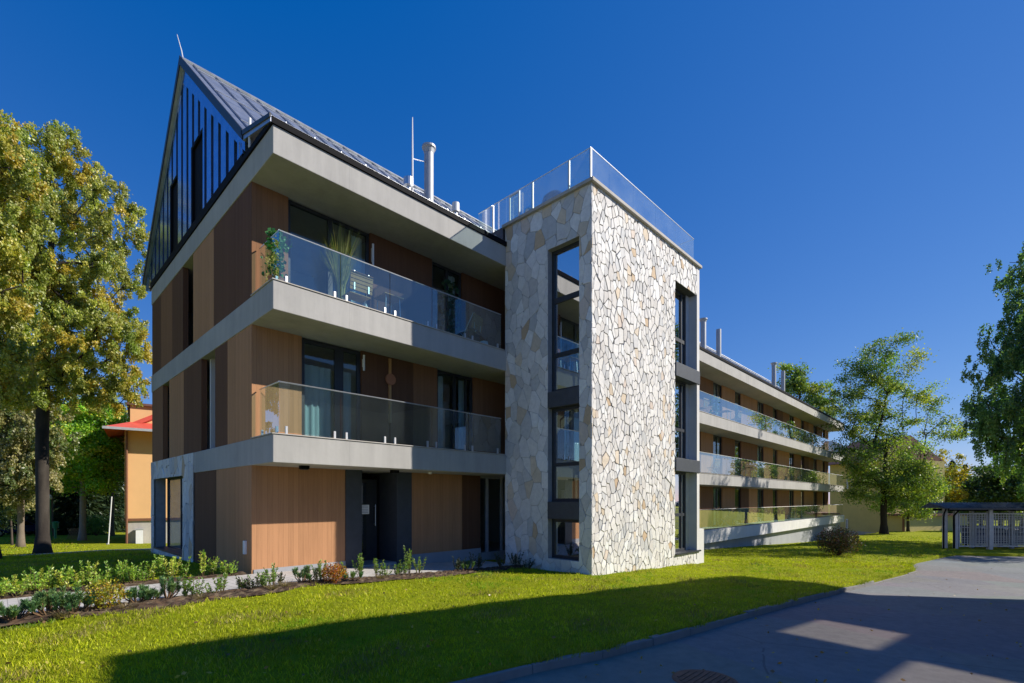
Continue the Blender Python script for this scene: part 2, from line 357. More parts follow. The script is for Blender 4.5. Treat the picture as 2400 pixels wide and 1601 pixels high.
# floor slabs with balcony fronts
for zb, zt in ((S1b, S1), (S2b, S2)):
    m = MB(); m.box(0, XE, 0, YE, zb, zt, 'concrete'); m.build('balcony_slab', bld, .012)
m = MB(); m.box(0, XE, 0, YE, S3b, S3, 'concrete'); m.build('roof_slab', bld, .012)
m = MB(); m.box(TX1, XE, 0, 3, -.62, .05, 'white_plaster'); m.box(TX1+.2, XE-.2, .32, 3, -3.6, -.62, 'grey_plaster'); m.build('terrace_slab', bld, .012)
m = MB(); m.box(.2, TX1, WY+.02, YE-.02, -1.5, -.06, 'grey_plaster'); m.box(TX1, XE, 3, YE, -4, -.06, 'grey_plaster'); m.build('foundation', bld)
m = MB(); m.box(TX1+.01, TX1+.42, TY+.03, -.01, -1.6, .6, 'white_plaster'); m.build('parapet', bld, .01)
for a, b in ((S1, .012), (S2, .012)):           # thin metal edge on the balconies
    m = MB(); m.box(-.02, TX0-.01, -.02, .06, a+.003, a+.024, 'coping'); m.box(-.02, .06, .062, WY-.04, a+.003, a+.024, 'coping')
    m.box(TX1+.01, XE+.02, -.02, .06, a+.003, a+.024, 'coping'); m.build('edge_trim', bld)
# cladding panels: front wall (towards -y)
def panel_front(x0, x1, z0, z1, mat): return MB().box(x0+.004, x1-.004, WY, WY+.14, z0, z1, mat).build('wall_panel', bld)
def panel_gable(y0, y1, z0, z1, mat): return MB().box(.02, .16, y0+.004, y1-.004, z0, z1, mat).build('wall_panel', bld)
def window(axis, a0, a1, z0, z1, plane, mull=(), curt=(), pane='window_glass', fw=.07, cz=.1, fm='anthracite', hbars=()):
    """frame (part) with pane and curtain (sub-parts); axis 'x': lies in y=plane, axis 'y': lies in x=plane"""
    m = MB()
    def bx(mb, b0, b1, d0, d1, c0, c1, mat):
        if axis == 'x': mb.box(b0, b1, plane+d0, plane+d1, c0, c1, mat)
        else: mb.box(plane+d0, plane+d1, b0, b1, c0, c1, mat)
    bx(m, a0, a0+fw, 0, .08, z0, z1, fm); bx(m, a1-fw, a1, 0, .08, z0, z1, fm)
    bx(m, a0+fw, a1-fw, 0, .08, z0, z0+fw, fm); bx(m, a0+fw, a1-fw, 0, .08, z1-fw, z1, fm)
    for q, w in mull: bx(m, q-w/2, q+w/2, .003, .077, z0+fw, z1-fw, fm)
    for q, w in hbars: bx(m, a0+fw, a1-fw, .006, .074, q-w/2, q+w/2, fm)
    f = m.build('window', bld)
    p = MB(); bx(p, a0+fw*.6, a1-fw*.6, .035, .045, z0+fw*.6, z1-fw*.6, pane); p.build('pane', f)
    for c0, c1 in curt:
        k = max(8, int((c1-c0)/.045)); vs = []; fs = []
        for i in range(k+1):
            t = c0+(c1-c0)*i/k; dd = .19+.028*math.sin(i*1.9)+.012*math.sin(i*.7)
            for z in (z0+.03, z1-cz):
                vs.append((t, plane+dd, z) if axis == 'x' else (plane+dd, t, z))
        for i in range(k): fs.append((2*i, 2*i+2, 2*i+3, 2*i+1))
        cm = MB().add(vs, fs, 'curtain'); cm.build('curtain', f, smooth=True)
    return f
# ground floor
for x0, x1, mt in ((.02, 2.21, 'wood_light'), (4.19, 6.04, 'wood_light'), (6.04, 6.8, 'wood_dark')): panel_front(x0, x1, .1, S1b, mt)
MB().box(.06, 2.21, WY-.015, WY+.1, -.4, .1, 'grey_plaster').build('skirting', bld); MB().box(4.19, 6.8, WY-.015, WY+.1, -.6, .1, 'grey_plaster').build('skirting', bld)
m = MB(); m.box(2.21, 2.65, WY-.03, WY+1.5, -.3, S1b, 'dark_panel'); m.box(3.71, 4.19, WY-.01, WY+1.5, -.4, S1b, 'dark_panel'); m.box(2.65, 3.71, WY+1.5, WY+1.6, -.4, S1b, 'black'); m.build('entrance_lining', bld)
d = MB(); d.box(2.72, 3.64, WY+.9, WY+.96, -.1, 2.2, 'anthracite'); d.box(2.66, 2.72, WY+.88, WY+.98, -.1, 2.3, 'black'); d.box(3.64, 3.70, WY+.88, WY+.98, -.1, 2.3, 'black')
d = d.build('door', bld); MB().tube([(3.55, WY+.83, .9), (3.55, WY+.83, 1.5)], .014, 'steel').tube([(3.55, WY+.83, .95), (3.55, WY+.9, .95)], .008, 'steel').tube([(3.55, WY+.83, 1.45), (3.55, WY+.9, 1.45)], .008, 'steel').build('handle', d)
MB().box(2.82, 3.3, WY+.89, WY+.899, .1, 2.1, 'window_glass').build('pane', d)
m = MB(); m.box(2.652, 2.668, WY-.01, WY+.14, 1.55, 2.0, 'grey_paint'); m.build('notice', bld)
m = MB(); m.box(2.67, 2.93, WY+.10, WY+.11, 1.26, 1.5, 'fabric_white')
for k in range(5): m.box(2.69, 2.9, WY+.094, WY+.0995, 1.29+k*.042, 1.31+k*.042, 'grey_paint')
m.build('notice', bld)
window('x', 6.8, 7.9, -.2, S1b, WY+.1, mull=((7.2, .1),), fm='grey_paint')
# first floor
for x0, x1, mt in ((.02, 1.12, 'wood_light'), (2.66, 4.24, 'wood_dark'), (4.24, 5.09, 'wood_mid'), (6.51, 8.4, 'wood_mid')): panel_front(x0, x1, S1, S2b, mt)
window('x', 1.12, 2.66, S1, S2b-.02, WY+.06, mull=((2.08, .22),), curt=((1.2, 1.97), (2.2, 2.5)), cz=.55, fw=.09)
window('x', 5.09, 6.51, S1, S2b-.02, WY+.06, mull=((5.8, .1), (6.25, .06)), curt=((5.16, 5.5), (6.1, 6.42)))
# second floor
for x0, x1, mt in ((.02, .81, 'wood_mid'), (2.9, 4.9, 'wood_dark'), (6.04, 8.4, 'wood_dark')): panel_front(x0, x1, S2, S3b, mt)
window('x', .81, 2.9, S2, S3b-.02, WY+.06, mull=((1.85, .12),), curt=((2.5, 2.8),))
window('x', 4.9, 6.04, S2, S3b-.02, WY+.06, mull=((5.5, .09),), curt=((5.56, 5.95),))
for x, z0, z1 in ((2.69, 4.95, 5.35), (2.95, 7.75, 8.3)):
    MB().tube([(x, WY-.06, z0), (x, WY-.06, z1)], .028, 'white_metal', 10).box(x-.02, x+.02, WY-.04, WY, z0+.1, z1-.1, 'white_metal').build('wall_lamp', bld)
for px, py in ((713, 1092), (925, 1103)):
    x = XF(px, .55); MB().box(x-.09, x+.09, .48, .62, S1b-.075, S1b, 'black').box(x-.07, x+.07, .5, .6, S1b-.09, S1b-.075, 'anthracite').build('soffit_light', bld)
MB().lathe((XF(1008, .7), .7, S1b-.05), [(.001, 0), (.05, 0), (.06, .05), (.001, .05)], 'white_metal', 14).build('soffit_light', bld)
MB().box(-.03, .02, 1.55, 1.67, .42, .72, 'white_metal').build('meter_box', bld, .006)
# gable wall
for y0, y1, mt in ((WY, 3.77, 'wood_light'), (3.77, 5.76, 'wood_dark')): panel_gable(y0, y1, -.5, S1b, mt)
for y0, y1, mt in ((WY, 2.89, 'wood_light'), (2.89, 3.87, 'wood_dark'), (5.09, 6.92, 'wood_dark'), (6.92, 8.71, 'wood_light'), (9.6, YE-.01, 'wood_mid')): panel_gable(y0, y1, S1, S2b, mt)
for y0, y1, mt in ((WY, 3.98, 'wood_dark'), (3.98, 5.9, 'wood_light'), (7.01, 8.32, 'wood_dark'), (8.32, 9.85, 'wood_mid'), (9.85, YE-.01, 'wood_dark')): panel_gable(y0, y1, S2, S3b, mt)
for y0, y1, z0, z1 in ((3.87, 5.09, S1, S2b), (8.71, 9.6, S1, S2b), (5.9, 7.01, S2, S3b)): window('y', y0, y1, z0, z1-.01, .36, pane='window_glass')
# ground floor corner loggia behind a stone frame
m = MB(); m.box(.04, .34, 5.77, 6.92, -.9, S1b, 'pale_mortar'); m.box(.04, .34, 10.8, YE-.02, -.9, S1b, 'pale_mortar'); m.box(.04, .34, 6.92, 10.8, -.9, -.08, 'pale_mortar')
m.box(2.9, 3.0, 5.9, 11.1, -.06, S1b, 'white_plaster'); m.box(.34, 2.9, 5.8, 5.9, -.06, S1b, 'white_plaster'); m.build('loggia_wall', bld)
window('y', 8.02, 10.8, -.08, S1b, .38, mull=((8.95, .06),), pane='terrace_glass')
MB().box(-.02, .36, 6.93, 10.79, -.078, -.03, 'anthracite').build('window_sill', bld)
# plain rear and end walls
m = MB()
for z0, z1 in ((S1, S2b), (S2, S3b)): m.box(.17, XE-.02, 11.1, 11.24, z0, z1, 'white_plaster')
m.box(2.6, XE-.02, 11.1, 11.24, -4, S1b, 'white_plaster'); m.build('rear_wall', bld)
m = MB()
for z0, z1 in ((-4, S1b), (S1, S2b), (S2, S3b)): m.box(XE-1.4, XE-1.26, WY, 11.1, z0, z1, 'wood_mid')
m.build('end_wall', bld)
m = MB()
for z0, z1 in ((.0, S1b), (S1, S2b), (S2, S3b)):
    m.box(3.1 if z0 < 1 else .2, XE-1.5, 4.9, 5.0, z0, z1, 'interior')
    for x in ((3.05, 9.5) if z0 > 1 else (9.5,))+( 17, 23.5, 31.6, 39.4, 47.2): m.box(x, x+.12, WY+.3, 4.9, z0, z1, 'interior')
m.build('partition', bld)
# wing wall: windows in pairs, cladding between
tones = ['wood_mid', 'wood_light', 'wood_dark']
for fi, (z0, z1) in enumerate(((.05, S1b), (S1, S2b), (S2, S3b))):
    panel_front(TX1+.1, 17.55, z0, z1, 'wood_light')
    for k in range(5):
        x = 17.55+7.85*k
        window('x', x, x+1.4, z0, z1-.02, WY+.06, mull=((x+.72, .08),), curt=((x+.1, x+.5), (x+.95, x+1.3)) if (k+fi) % 2 == 0 else ((x+.8, x+1.3),))
        if x+3.5 < 53: panel_front(x+1.4, x+3.5, z0, z1, tones[(k+fi) % 2])
        if x+4.6 < 54:
            window('x', x+3.5, x+4.6, z0, z1-.02, WY+.06, curt=((x+3.6, x+4.05),))
            e = min(x+7.85, XE-1.4)
            panel_front(x+4.6, x+6.1, z0, z1, tones[(k+fi+1) % 3]); 
            if e > x+6.1: panel_front(x+6.1, e, z0, z1, tones[(k+fi) % 2])
        else: panel_front(x+1.4, XE-1.4, z0, z1, tones[fi])

# roof
def rz(y): return 9.80+.9234*(y-1.6) if y < 6.95 else 9.79+.9252*(12.3-y)
m = MB(); th = .14
sec = [(-.03, 9.32), (1.6, 9.80), (6.95, 14.74), (12.3, 9.79), (12.3, 9.62), (6.95, 14.74-.2), (1.6, 9.62), (-.03, 9.19)]
m.prism([(-.06, y, z) for y, z in sec[:4]+sec[4:]], (XE+.1, 0, 0), 'roof_metal')
nv = Vector((0, -.679, .734))
for s_ in (1, -1):                               # dark verge boards along the gable
    if s_ > 0: m.prism([(-.085, -.05, 9.26), (-.085, 1.6, 9.72), (-.085, 1.6, 9.83), (-.085, -.05, 9.34)], (.03, 0, 0), 'anthracite')
    y0_, z0_ = (-.02, 9.26) if s_ > 0 else (12.34, 9.66)
    if s_ > 0: m.prism([(-.085, 1.55, 9.60), (-.085, 6.95, 14.55), (-.085, 6.95, 14.83), (-.085, 1.55, 9.84)], (.03, 0, 0), 'anthracite')
    else: m.prism([(-.085, 12.36, 9.60), (-.085, 6.95, 14.55), (-.085, 6.95, 14.83), (-.085, 12.36, 9.84)], (.03, 0, 0), 'anthracite')
for k in range(93):
    x = .25+.6*k
    m.prism([(x, 1.62, 9.82), (x, 6.9, 14.70), (x, 6.9-.679*.045, 14.70+.734*.045), (x, 1.62-.679*.045, 9.82+.734*.045)], (.022, 0, 0), 'roof_metal')
    m.prism([(x, .0, 9.335), (x, 1.58, 9.80), (x, 1.57, 9.84), (x, .0, 9.37)], (.022, 0, 0), 'roof_metal')
for t in (.12, .5, .8):                         # snow guards
    y = 1.62+5.3*t; z = rz(y)+.09
    m.tube([(.1, y-.05, z), (XE-.2, y-.05, z)], .016, 'steel', 5)
m.tube([(-.02, 6.95, 14.76), (XE, 6.95, 14.76)], .06, 'roof_metal', 8)
roof = m.build('roof', bld)
m = MB(); m.box(-.035, XE+.02, -.04, .09, S3+.002, 9.31, 'black'); m.box(-.035, .1, .09, 1.7, S3+.002, 9.30, 'black'); m.box(-.03, .1, 1.7, YE+.05, S3+.002, 9.40, 'black'); m.build('flashing', bld)
def chimney(x, y, z0, z1, r, cap=True, rod=False):
    m = MB(); m.tube([(x, y, z0), (x, y, z1)], r, 'galvanised', 18); m.tube([(x, y, z0), (x, y, z0+.45)], r*1.25, 'anthracite', 16)
    if cap: m.lathe((x, y, z1), [(r*1.02, -.12), (r*1.25, .0), (r*1.5, .04), (r*1.5, .1), (.02, .13)], 'galvanised', 18)
    o = m.build('chimney', roof, smooth=False); return o
chimney(5.56, 2.3, 10.2, 12.62, .145); chimney(27.2, 2.6, 10.4, 13.0, .17); chimney(29.7, 2.6, 10.4, 13.05, .16, False); chimney(41.7, 2.6, 10.4, 13.1, .17); chimney(44.3, 2.6, 10.4, 13.0, .16, False)
m = MB(); m.tube([(4.94, 2.3, 10.2), (4.94, 2.3, 12.0), (4.94, 2.3, 13.3)], [.035, .03, .015], 'white_metal', 8); m.tube([(4.94, 2.3, 12.05), (5.5, 2.3, 12.2)], .012, 'steel', 6); m.tube([(4.94, 2.3, 11.15), (5.5, 2.3, 11.2)], .012, 'steel', 6); m.build('lightning_rod', roof)
m = MB(); m.tube([(6.4, 2.0, 9.9), (6.4, 2.0, 10.9)], .06, 'steel', 12); m.lathe((6.4, 2., 10.88), [(.06, 0), (.12, .02), (.12, .3), (.05, .33)], 'white_metal', 14); m.build('vent_pipe', roof)
m = MB(); m.tube([(4.7, 2.15, 9.9), (4.7, 2.15, 11.05)], .07, 'steel', 12); m.lathe((4.7, 2.15, 11.0), [(.07, 0), (.15, .02), (.15, .25), (.05, .28)], 'steel', 14); m.build('vent_pipe', roof)
m = MB(); m.tube([(0.02, 6.95, 14.7), (-.03, 6.95, 15.0), (-.14, 6.97, 15.42)], [.02, .014, .008], 'white_metal', 6); m.build('lightning_rod', roof)
m = MB(); m.tube([(-.02, 1.25, 9.3), (-.02, 1.25, 9.95)], .03, 'white_metal', 8); m.tube([(-.02, 1.9, 9.4), (-.02, 1.9, 9.75)], .012, 'steel', 6); m.build('vent_pipe', roof)

# gable cladding: seamed metal strips with dark gaps, a band along each rake
gw = ((4.94, 6.1), (7.58, 8.6)); ZW = 11.7
m = MB()
m.prism([(.10, 1.7, 9.40), (.10, 12.2, 9.40), (.10, 12.2, 9.75), (.10, 6.95, 14.55), (.10, 1.7, 9.75)], (.04, 0, 0), 'anthracite')
m.prism([(0, 1.62, 9.64), (0, 6.95, 14.56), (0, 6.95, 14.06), (0, 1.62, 9.42)], (.095, 0, 0), 'gable_metal')
m.prism([(0, 12.28, 9.64), (0, 6.95, 14.56), (0, 6.95, 14.06), (0, 12.28, 9.42)], (.095, 0, 0), 'gable_metal')
def top(y): return min(9.42+(y-1.62)*.8705, 9.42+(12.28-y)*.8705)+.005
k = 0; y = 1.68
edges = []
while y < 12.2:
    edges.append((y+.11, y+.49)); y += .6
for a, b in edges:
    cuts = sorted([a, b]+[q for w in gw for q in w if a < q < b])
    for c0, c1 in zip(cuts[:-1], cuts[1:]):
        mid = (c0+c1)/2; zb = ZW if any(w[0] < mid < w[1] for w in gw) else 9.40
        if min(top(c0), top(c1)) <= zb+.02: continue
        pts = [(0.012, c0, zb), (0.012, c1, zb), (0.012, c1, top(c1)-.003)]
        if c0 < 6.95 < c1: pts.append((.012, 6.95, top(6.95)-.003))
        pts.append((.012, c0, top(c0)-.003)); m.prism(pts, (.08, 0, 0), 'gable_metal')
m.build('gable_cladding', bld)
for a, b in gw:
    m = MB(); m.box(.03, .098, a, a+.06, 9.4, ZW, 'black'); m.box(.03, .098, b-.06, b, 9.4, ZW, 'black'); m.box(.03, .098, a+.06, b-.06, ZW-.06, ZW, 'black')
    f = m.build('window', bld); MB().box(.088, .095, a+.05, b-.05, 9.4, ZW-.05, 'black').build('pane', f)

# ---- stair tower
tz = -1.4; TT = 9.74
tw = MB(); wl = .34
# left face x=TX0
for y0, y1, z0, z1 in ((TY+.05, -2.67, tz, TT), (-1.61, .05, tz, TT), (-2.67, -1.61, 8.52, TT), (-2.67, -1.61, tz, .02)): tw.box(TX0+.05, TX0+wl, y0, y1, z0, z1, 'pale_mortar')
for x0, x1, z0, z1 in ((TX0+wl, 11.36, tz, TT), (11.36, TX1-.2, 8.75, TT), (11.36, TX1-.2, tz, -.15)): tw.box(x0, x1, TY+.05, TY+wl+.05, z0, z1, 'mortar')
tw.box(TX1-.2, TX1, TY+.02, .05, tz, TT, 'white_plaster'); tw.box(TX0+wl, TX1-.2, -.2, .05, tz, TT, 'white_plaster')
tower = tw.build('stair_tower', bld)
m = MB()                                        # white rooms inside
m.box(TX0+wl, TX0+wl+.03, TY+.4, -2.69, -.3, 9.3, 'white_paint'); m.box(TX0+wl, TX0+wl+.03, -1.59, -.2, -.3, 9.3, 'white_paint')
m.box(TX0+wl, TX1-.2, -.24, -.2, -.3, 9.3, 'white_paint'); m.box(TX0+wl, 11.34, TY+.39, TY+.42, -.3, 9.3, 'white_paint')
m.box(TX0+wl, TX1-.2, TY+.39, -.2, 9.3, 9.4, 'white_paint'); m.box(TX0+wl, TX1-.2, TY+.39, -.2, -.3, -.2, 'interior'); m.build('interior_wall', tower)
st = MB()                                       # stairs with balusters
for i, z in enumerate((-.2, 1.35, 2.9, 4.4, 5.95)):
    y0, y1 = (-2.3, -.9) if i % 2 == 0 else (-.9, -2.3); xs = 8.1+.9*(i % 2)
    n = 8
    for k in range(n):
        x = 7.7+k*.3 if i % 2 == 0 else 10.1-k*.3
        st.box(x-.15, x+.15, -2.5 if i % 2 else -1.3, -1.45 if i % 2 else -.3, z+k*1.5/n-.1, z+(k+1)*1.5/n, 'interior')
        yy = -1.5 if i % 2 else -1.25
        st.tube([(x, yy, z+(k+1)*1.5/n), (x, yy, z+(k+1)*1.5/n+.9)], .012, 'white_metal', 6)
    xa, xb = (7.7, 9.8) if i % 2 == 0 else (10.1, 8.0)
    st.tube([(xa, yy, z+1.1), (xb, yy, z+2.4)], .025, 'white_metal', 6)
st.build('stairs', tower)
# irregular flagstone cladding as real polygons
def stones(u0, u1, w0, w1, sp, rects, place, warm, gap, seed):
    rg = random.Random(seed); sites = []
    cell = sp*.5; grid = {}
    for _ in range(int(14*(u1-u0)*(w1-w0)/(sp*sp))):
        a, b = rg.uniform(u0-.3, u1+.3), rg.uniform(w0-.3, w1+.3); r = sp*(rg.uniform(.42, 1.0) if rg.random() < .8 else rg.uniform(1., 1.7))
        if all((a-p)**2+((b-q)*.64)**2 > ((r+s)*.5)**2 for p, q, s in sites): sites.append((a, b, r))
    mb = MB(); skew = [rg.uniform(-.9, .9) for _ in sites]
    for i, (a, b, r) in enumerate(sites):
        poly = [(a-1.2, b-1.2), (a+1.2, b-1.2), (a+1.2, b+1.2), (a-1.2, b+1.2)]
        def clip(poly, nx, ny, cc):
            out = []
            for k in range(len(poly)):
                p, q = poly[k], poly[(k+1) % len(poly)]
                dp, dq = nx*p[0]+ny*p[1]-cc, nx*q[0]+ny*q[1]-cc
                if dp <= 0: out.append(p)
                if dp*dq < 0:
                    t = dp/(dp-dq); out.append((p[0]+t*(q[0]-p[0]), p[1]+t*(q[1]-p[1])))
            return out
        for j, (c, d, s) in enumerate(sites):
            if j == i or abs(c-a) > 1.6 or abs(d-b) > 1.6: continue
            an_ = (skew[i]+skew[j])/2; pr = random.Random(min(i, j)*7919+max(i, j)).uniform(.55, 1.2); nx, ny = c-a+an_*(d-b)*.5, (d-b)*.42+an_*(c-a)*.5; L = math.hypot(nx, ny); nx, ny = nx/L, ny/L
            t = .5+.18*(r-s)/(r+s)
            mx, my = a+(c-a)*t, b+(d-b)*t
            poly = clip(poly, nx, ny, nx*mx+ny*my-gap*pr)
            if len(poly) < 3: break
        if len(poly) < 3: continue
        v = rg.random()
        if v < warm: col = rg.choice([(.66, .55, .42), (.70, .60, .48), (.56, .42, .28), (.66, .56, .48)])
        elif v < warm+.25: col = rg.choice([(.60, .59, .58), (.56, .56, .56), (.64, .61, .58)])
        else: col = rg.choice([(.76, .74, .71), (.72, .70, .68), (.78, .76, .74), (.70, .675, .64)])
        k = rg.uniform(.9, 1.08); col = tuple(min(.8, q*k) for q in col)
        dep = rg.uniform(.014, .030); tl = (rg.uniform(-.022, .022), rg.uniform(-.022, .022))
        for ru0, ru1, rw0, rw1 in rects:
            P = poly
            for n_, c_ in (((1, 0), ru1), ((-1, 0), -ru0), ((0, 1), rw1), ((0, -1), -rw0)):
                P = clip(P, n_[0], n_[1], c_)
                if len(P) < 3: break
            if len(P) < 3: continue
            Q = [P[0]]
            for p in P[1:]:
                if math.hypot(p[0]-Q[-1][0], p[1]-Q[-1][1]) > .008: Q.append(p)
            if len(Q) > 3 and math.hypot(Q[0][0]-Q[-1][0], Q[0][1]-Q[-1][1]) < .008: Q.pop()
            if len(Q) < 3: continue
            cu = sum(p[0] for p in Q)/len(Q); cw = sum(p[1] for p in Q)/len(Q); n = len(Q)
            base = [place(p[0], p[1], 0) for p in Q]
            e = [(cu+(p[0]-cu)*.985, cw+(p[1]-cw)*.985) for p in Q]
            inn = [(cu+(p[0]-cu)*.95, cw+(p[1]-cw)*.95) for p in Q]
            dd = lambda p: dep+tl[0]*(p[0]-cu)+tl[1]*(p[1]-cw)
            m1 = [place(p[0], p[1], max(.006, dd(p)*.9)) for p in e]; t1 = [place(p[0], p[1], max(.01, dd(p)+rg.uniform(-.004, .004))) for p in inn]
            fs = [(k2, (k2+1) % n, n+(k2+1) % n, n+k2) for k2 in range(n)]+[(n+k2, n+(k2+1) % n, 2*n+(k2+1) % n, 2*n+k2) for k2 in range(n)]+[tuple(range(2*n, 3*n))]
            mb.add(base+m1+t1, fs, 'stone', col)
    return mb
sf = stones(TX0, TX1, -.8, TT, .19, [(TX0+.02, 11.36, -.8, TT), (11.36, TX1-.01, 8.75, TT), (11.36, TX1-.01, -.8, -.15)], lambda u, w, d: (u, TY+.05-d, w), .06, .0098, 3)
sf.build('stone_cladding', tower)
sf = stones(TY, .05, -.8, TT, .30, [(TY+.02, -2.67, -.8, TT), (-1.61, .04, -.8, TT), (-2.67, -1.61, 8.52, TT), (-2.67, -1.61, -.8, .02)], lambda u, w, d: (TX0+.05-d*.6, -(u-TY)+.05+0, w) if False else (TX0+.05-d*.6, u, w), .13, .0045, 5)
sf.build('stone_cladding', tower)
sf = stones(5.77, YE, -.7, S1, .34, [(5.78, 6.92, -.7, S1), (10.8, YE-.01, -.7, S1), (6.92, 10.8, S1b-.04, S1), (6.92, 10.8, -.7, -.08)], lambda u, w, d: (.038-d*.7-.04, u, w), .08, .007, 9)
sf.build('stone_cladding', bld)
# tower windows with flush dark spandrels
def spandrel(axis, a0, a1, z0, z1):
    m = MB()
    if axis == 'y': m.box(TX0+.02, TX0+.3, a0, a1, z0, z1, 'dark_panel')
    else: m.box(a0, a1, TY-.01, TY+.3, z0, z1, 'dark_panel')
    m.build('spandrel', bld, .006)
zs = [.02, 1.11, 1.58, 4.155, 4.59, 8.52]
for z0, z1, hb in ((.02, 1.11, ()), (1.58, 4.155, ((2.6, .1),)), (4.59, 8.52, ((5.62, .12), (7.13, .14)))): window('y', -2.67, -1.61, z0, z1, TX0+.22, hbars=hb, fw=.09, pane='coated_glass')
spandrel('y', -2.665, -1.615, 1.11, 1.58); spandrel('y', -2.665, -1.615, 4.155, 4.59)
for z0, z1, hb in ((-.12, 2.57, ((1.12, .1),)), (2.99, 5.66, ((4.02, .1),)), (6.11, 8.75, ((7.08, .12),))): window('x', 11.365, 12.78, z0, z1, TY+.32, hbars=hb, fw=.08, mull=((12.45, .05),), pane='coated_glass', curt=((11.45, 11.9),) if z0 < 1 else ())
m = MB(); m.box(12.78, 13.02, TY+.3, TY+.42, -.15, 8.75, 'white_plaster'); m.build('window_reveal', bld)
spandrel('x', 11.37, TX1-.005, 2.57, 2.99); spandrel('x', 11.37, TX1-.005, 5.66, 6.11)
MB().box(11.34, TX1+.02, TY-.04, TY+.3, -.17, -.12, 'anthracite').build('window_sill', bld)
# coping and roof terrace
m = MB(); m.box(TX0-.05, TX1+.06, TY-.06, TY+.4, TT, TT+.09, 'coping'); m.box(TX0-.05, TX0+.4, TY+.4, .1, TT, TT+.09, 'coping'); m.box(TX1-.3, TX1+.06, TY+.4, .1, TT, TT+.09, 'coping')
m.box(TX0+.4, TX1-.3, TY+.4, .1, TT-.1, TT+.03, 'grey_plaster'); m.build('coping', tower, .008)
MB().box(TX0+.0, TX0+.36, .105, 1.9, S3+.13, TT+.05, 'dark_panel').box(TX0+.36, TX1, .105, 4.0, TT-.1, TT+.03, 'grey_plaster').build('terrace_deck', bld)

def balustrade(runs, z0, z1, gl, clamp=True, rail=True, bottom=False, posts=(), cl_pairs=True):
    """runs: list of point lists; glass panels between successive points"""
    m = MB()
    for pts in runs:
        if rail: m.tube([(x, y, z1+.012) for x, y in pts], .016, 'steel', 6)
        if bottom: m.tube([(x, y, z0+.03) for x, y in pts], .02, 'anthracite', 6)
    if not m.v: m.tube([(runs[0][0][0], runs[0][0][1], z0+.0), (runs[0][0][0], runs[0][0][1], z0+.02)], .01, 'steel')
    h = m.build('balustrade', bld)
    for x, y in posts: MB().box(x-.022, x+.022, y-.022, y+.022, z0-.05, z1, 'galvanised').build('post', h)
    for pts in runs:
        for (xa, ya), (xb, yb) in zip(pts[:-1], pts[1:]):
            d = Vector((xb-xa, yb-ya)); L = d.length; d /= L; nrm = Vector((-d.y, d.x))*.006
            a = Vector((xa, ya))+d*.008; b = Vector((xb, yb))-d*.008
            MB().prism([(a.x-nrm.x, a.y-nrm.y, z0+.04), (b.x-nrm.x, b.y-nrm.y, z0+.04), (b.x+nrm.x, b.y+nrm.y, z0+.04), (a.x+nrm.x, a.y+nrm.y, z0+.04)], (0, 0, z1-z0-.04), gl).build('glass_panel', h)
            if clamp:
                for t in ((.14, L-.14) if L > .7 else (L/2,)):
                    p = Vector((xa, ya))+d*t
                    MB().box(p.x-.022, p.x+.022, p.y-.022, p.y+.022, z0, z0+.17, 'steel').box(p.x-.045, p.x+.045, p.y-.045, p.y+.045, z0, z0+.012, 'steel').build('clamp', h)
    return h
for s in (S1+.024, S2+.024):
    balustrade([[(.17, 1.2), (.17, .12)], [(.17, .12), (1.5, .12), (2.77, .12), (4.03, .12), (5.3, .12), (6.58, .12)]], s, s+1.06, 'balustrade_glass')
for s in (.05, S1+.024, S2+.024):
    xs = list(np.linspace(TX1+.45 if s < 1 else TX1+.05, XE-.12, 20)); balustrade([[(x, .12) for x in xs], [(XE-.12, .12), (XE-.12, 1.2)]], s, s+1.05, 'balustrade_glass', clamp=False, bottom=True)
zt = TT+.09
balustrade([[(6.8, .64), (6.8, .1), (6.8, -.5), (6.8, -.95), (6.8, -2.25), (6.8, -2.95)], [(6.8, -2.95), (7.67, -2.95), (8.93, -2.95), (10.27, -2.95), (11.61, -2.95), (13.05, -2.95)], [(13.05, -2.95), (13.05, -1.5), (13.05, 0)], [(6.8, 1.35), (6.8, .72)]], zt, 10.74, 'terrace_glass', clamp=False, posts=[(6.8, -2.25), (6.8, -.95), (6.8, .68), (6.8, -2.95)])
m = MB()
for a, b, c0, c1 in ((-.52, -.48, 9.8, 10.66), (-.14, -.10, 9.8, 10.66), (-.48, -.14, 10.62, 10.66), (-.48, -.14, 9.8, 9.84)): m.box(6.70, 6.74, a, b, c0, c1, 'white_metal')
gt = m.build('terrace_gate', bld); MB().box(6.715, 6.725, -.48, -.14, 9.84, 10.62, 'terrace_glass').build('glass_panel', gt)
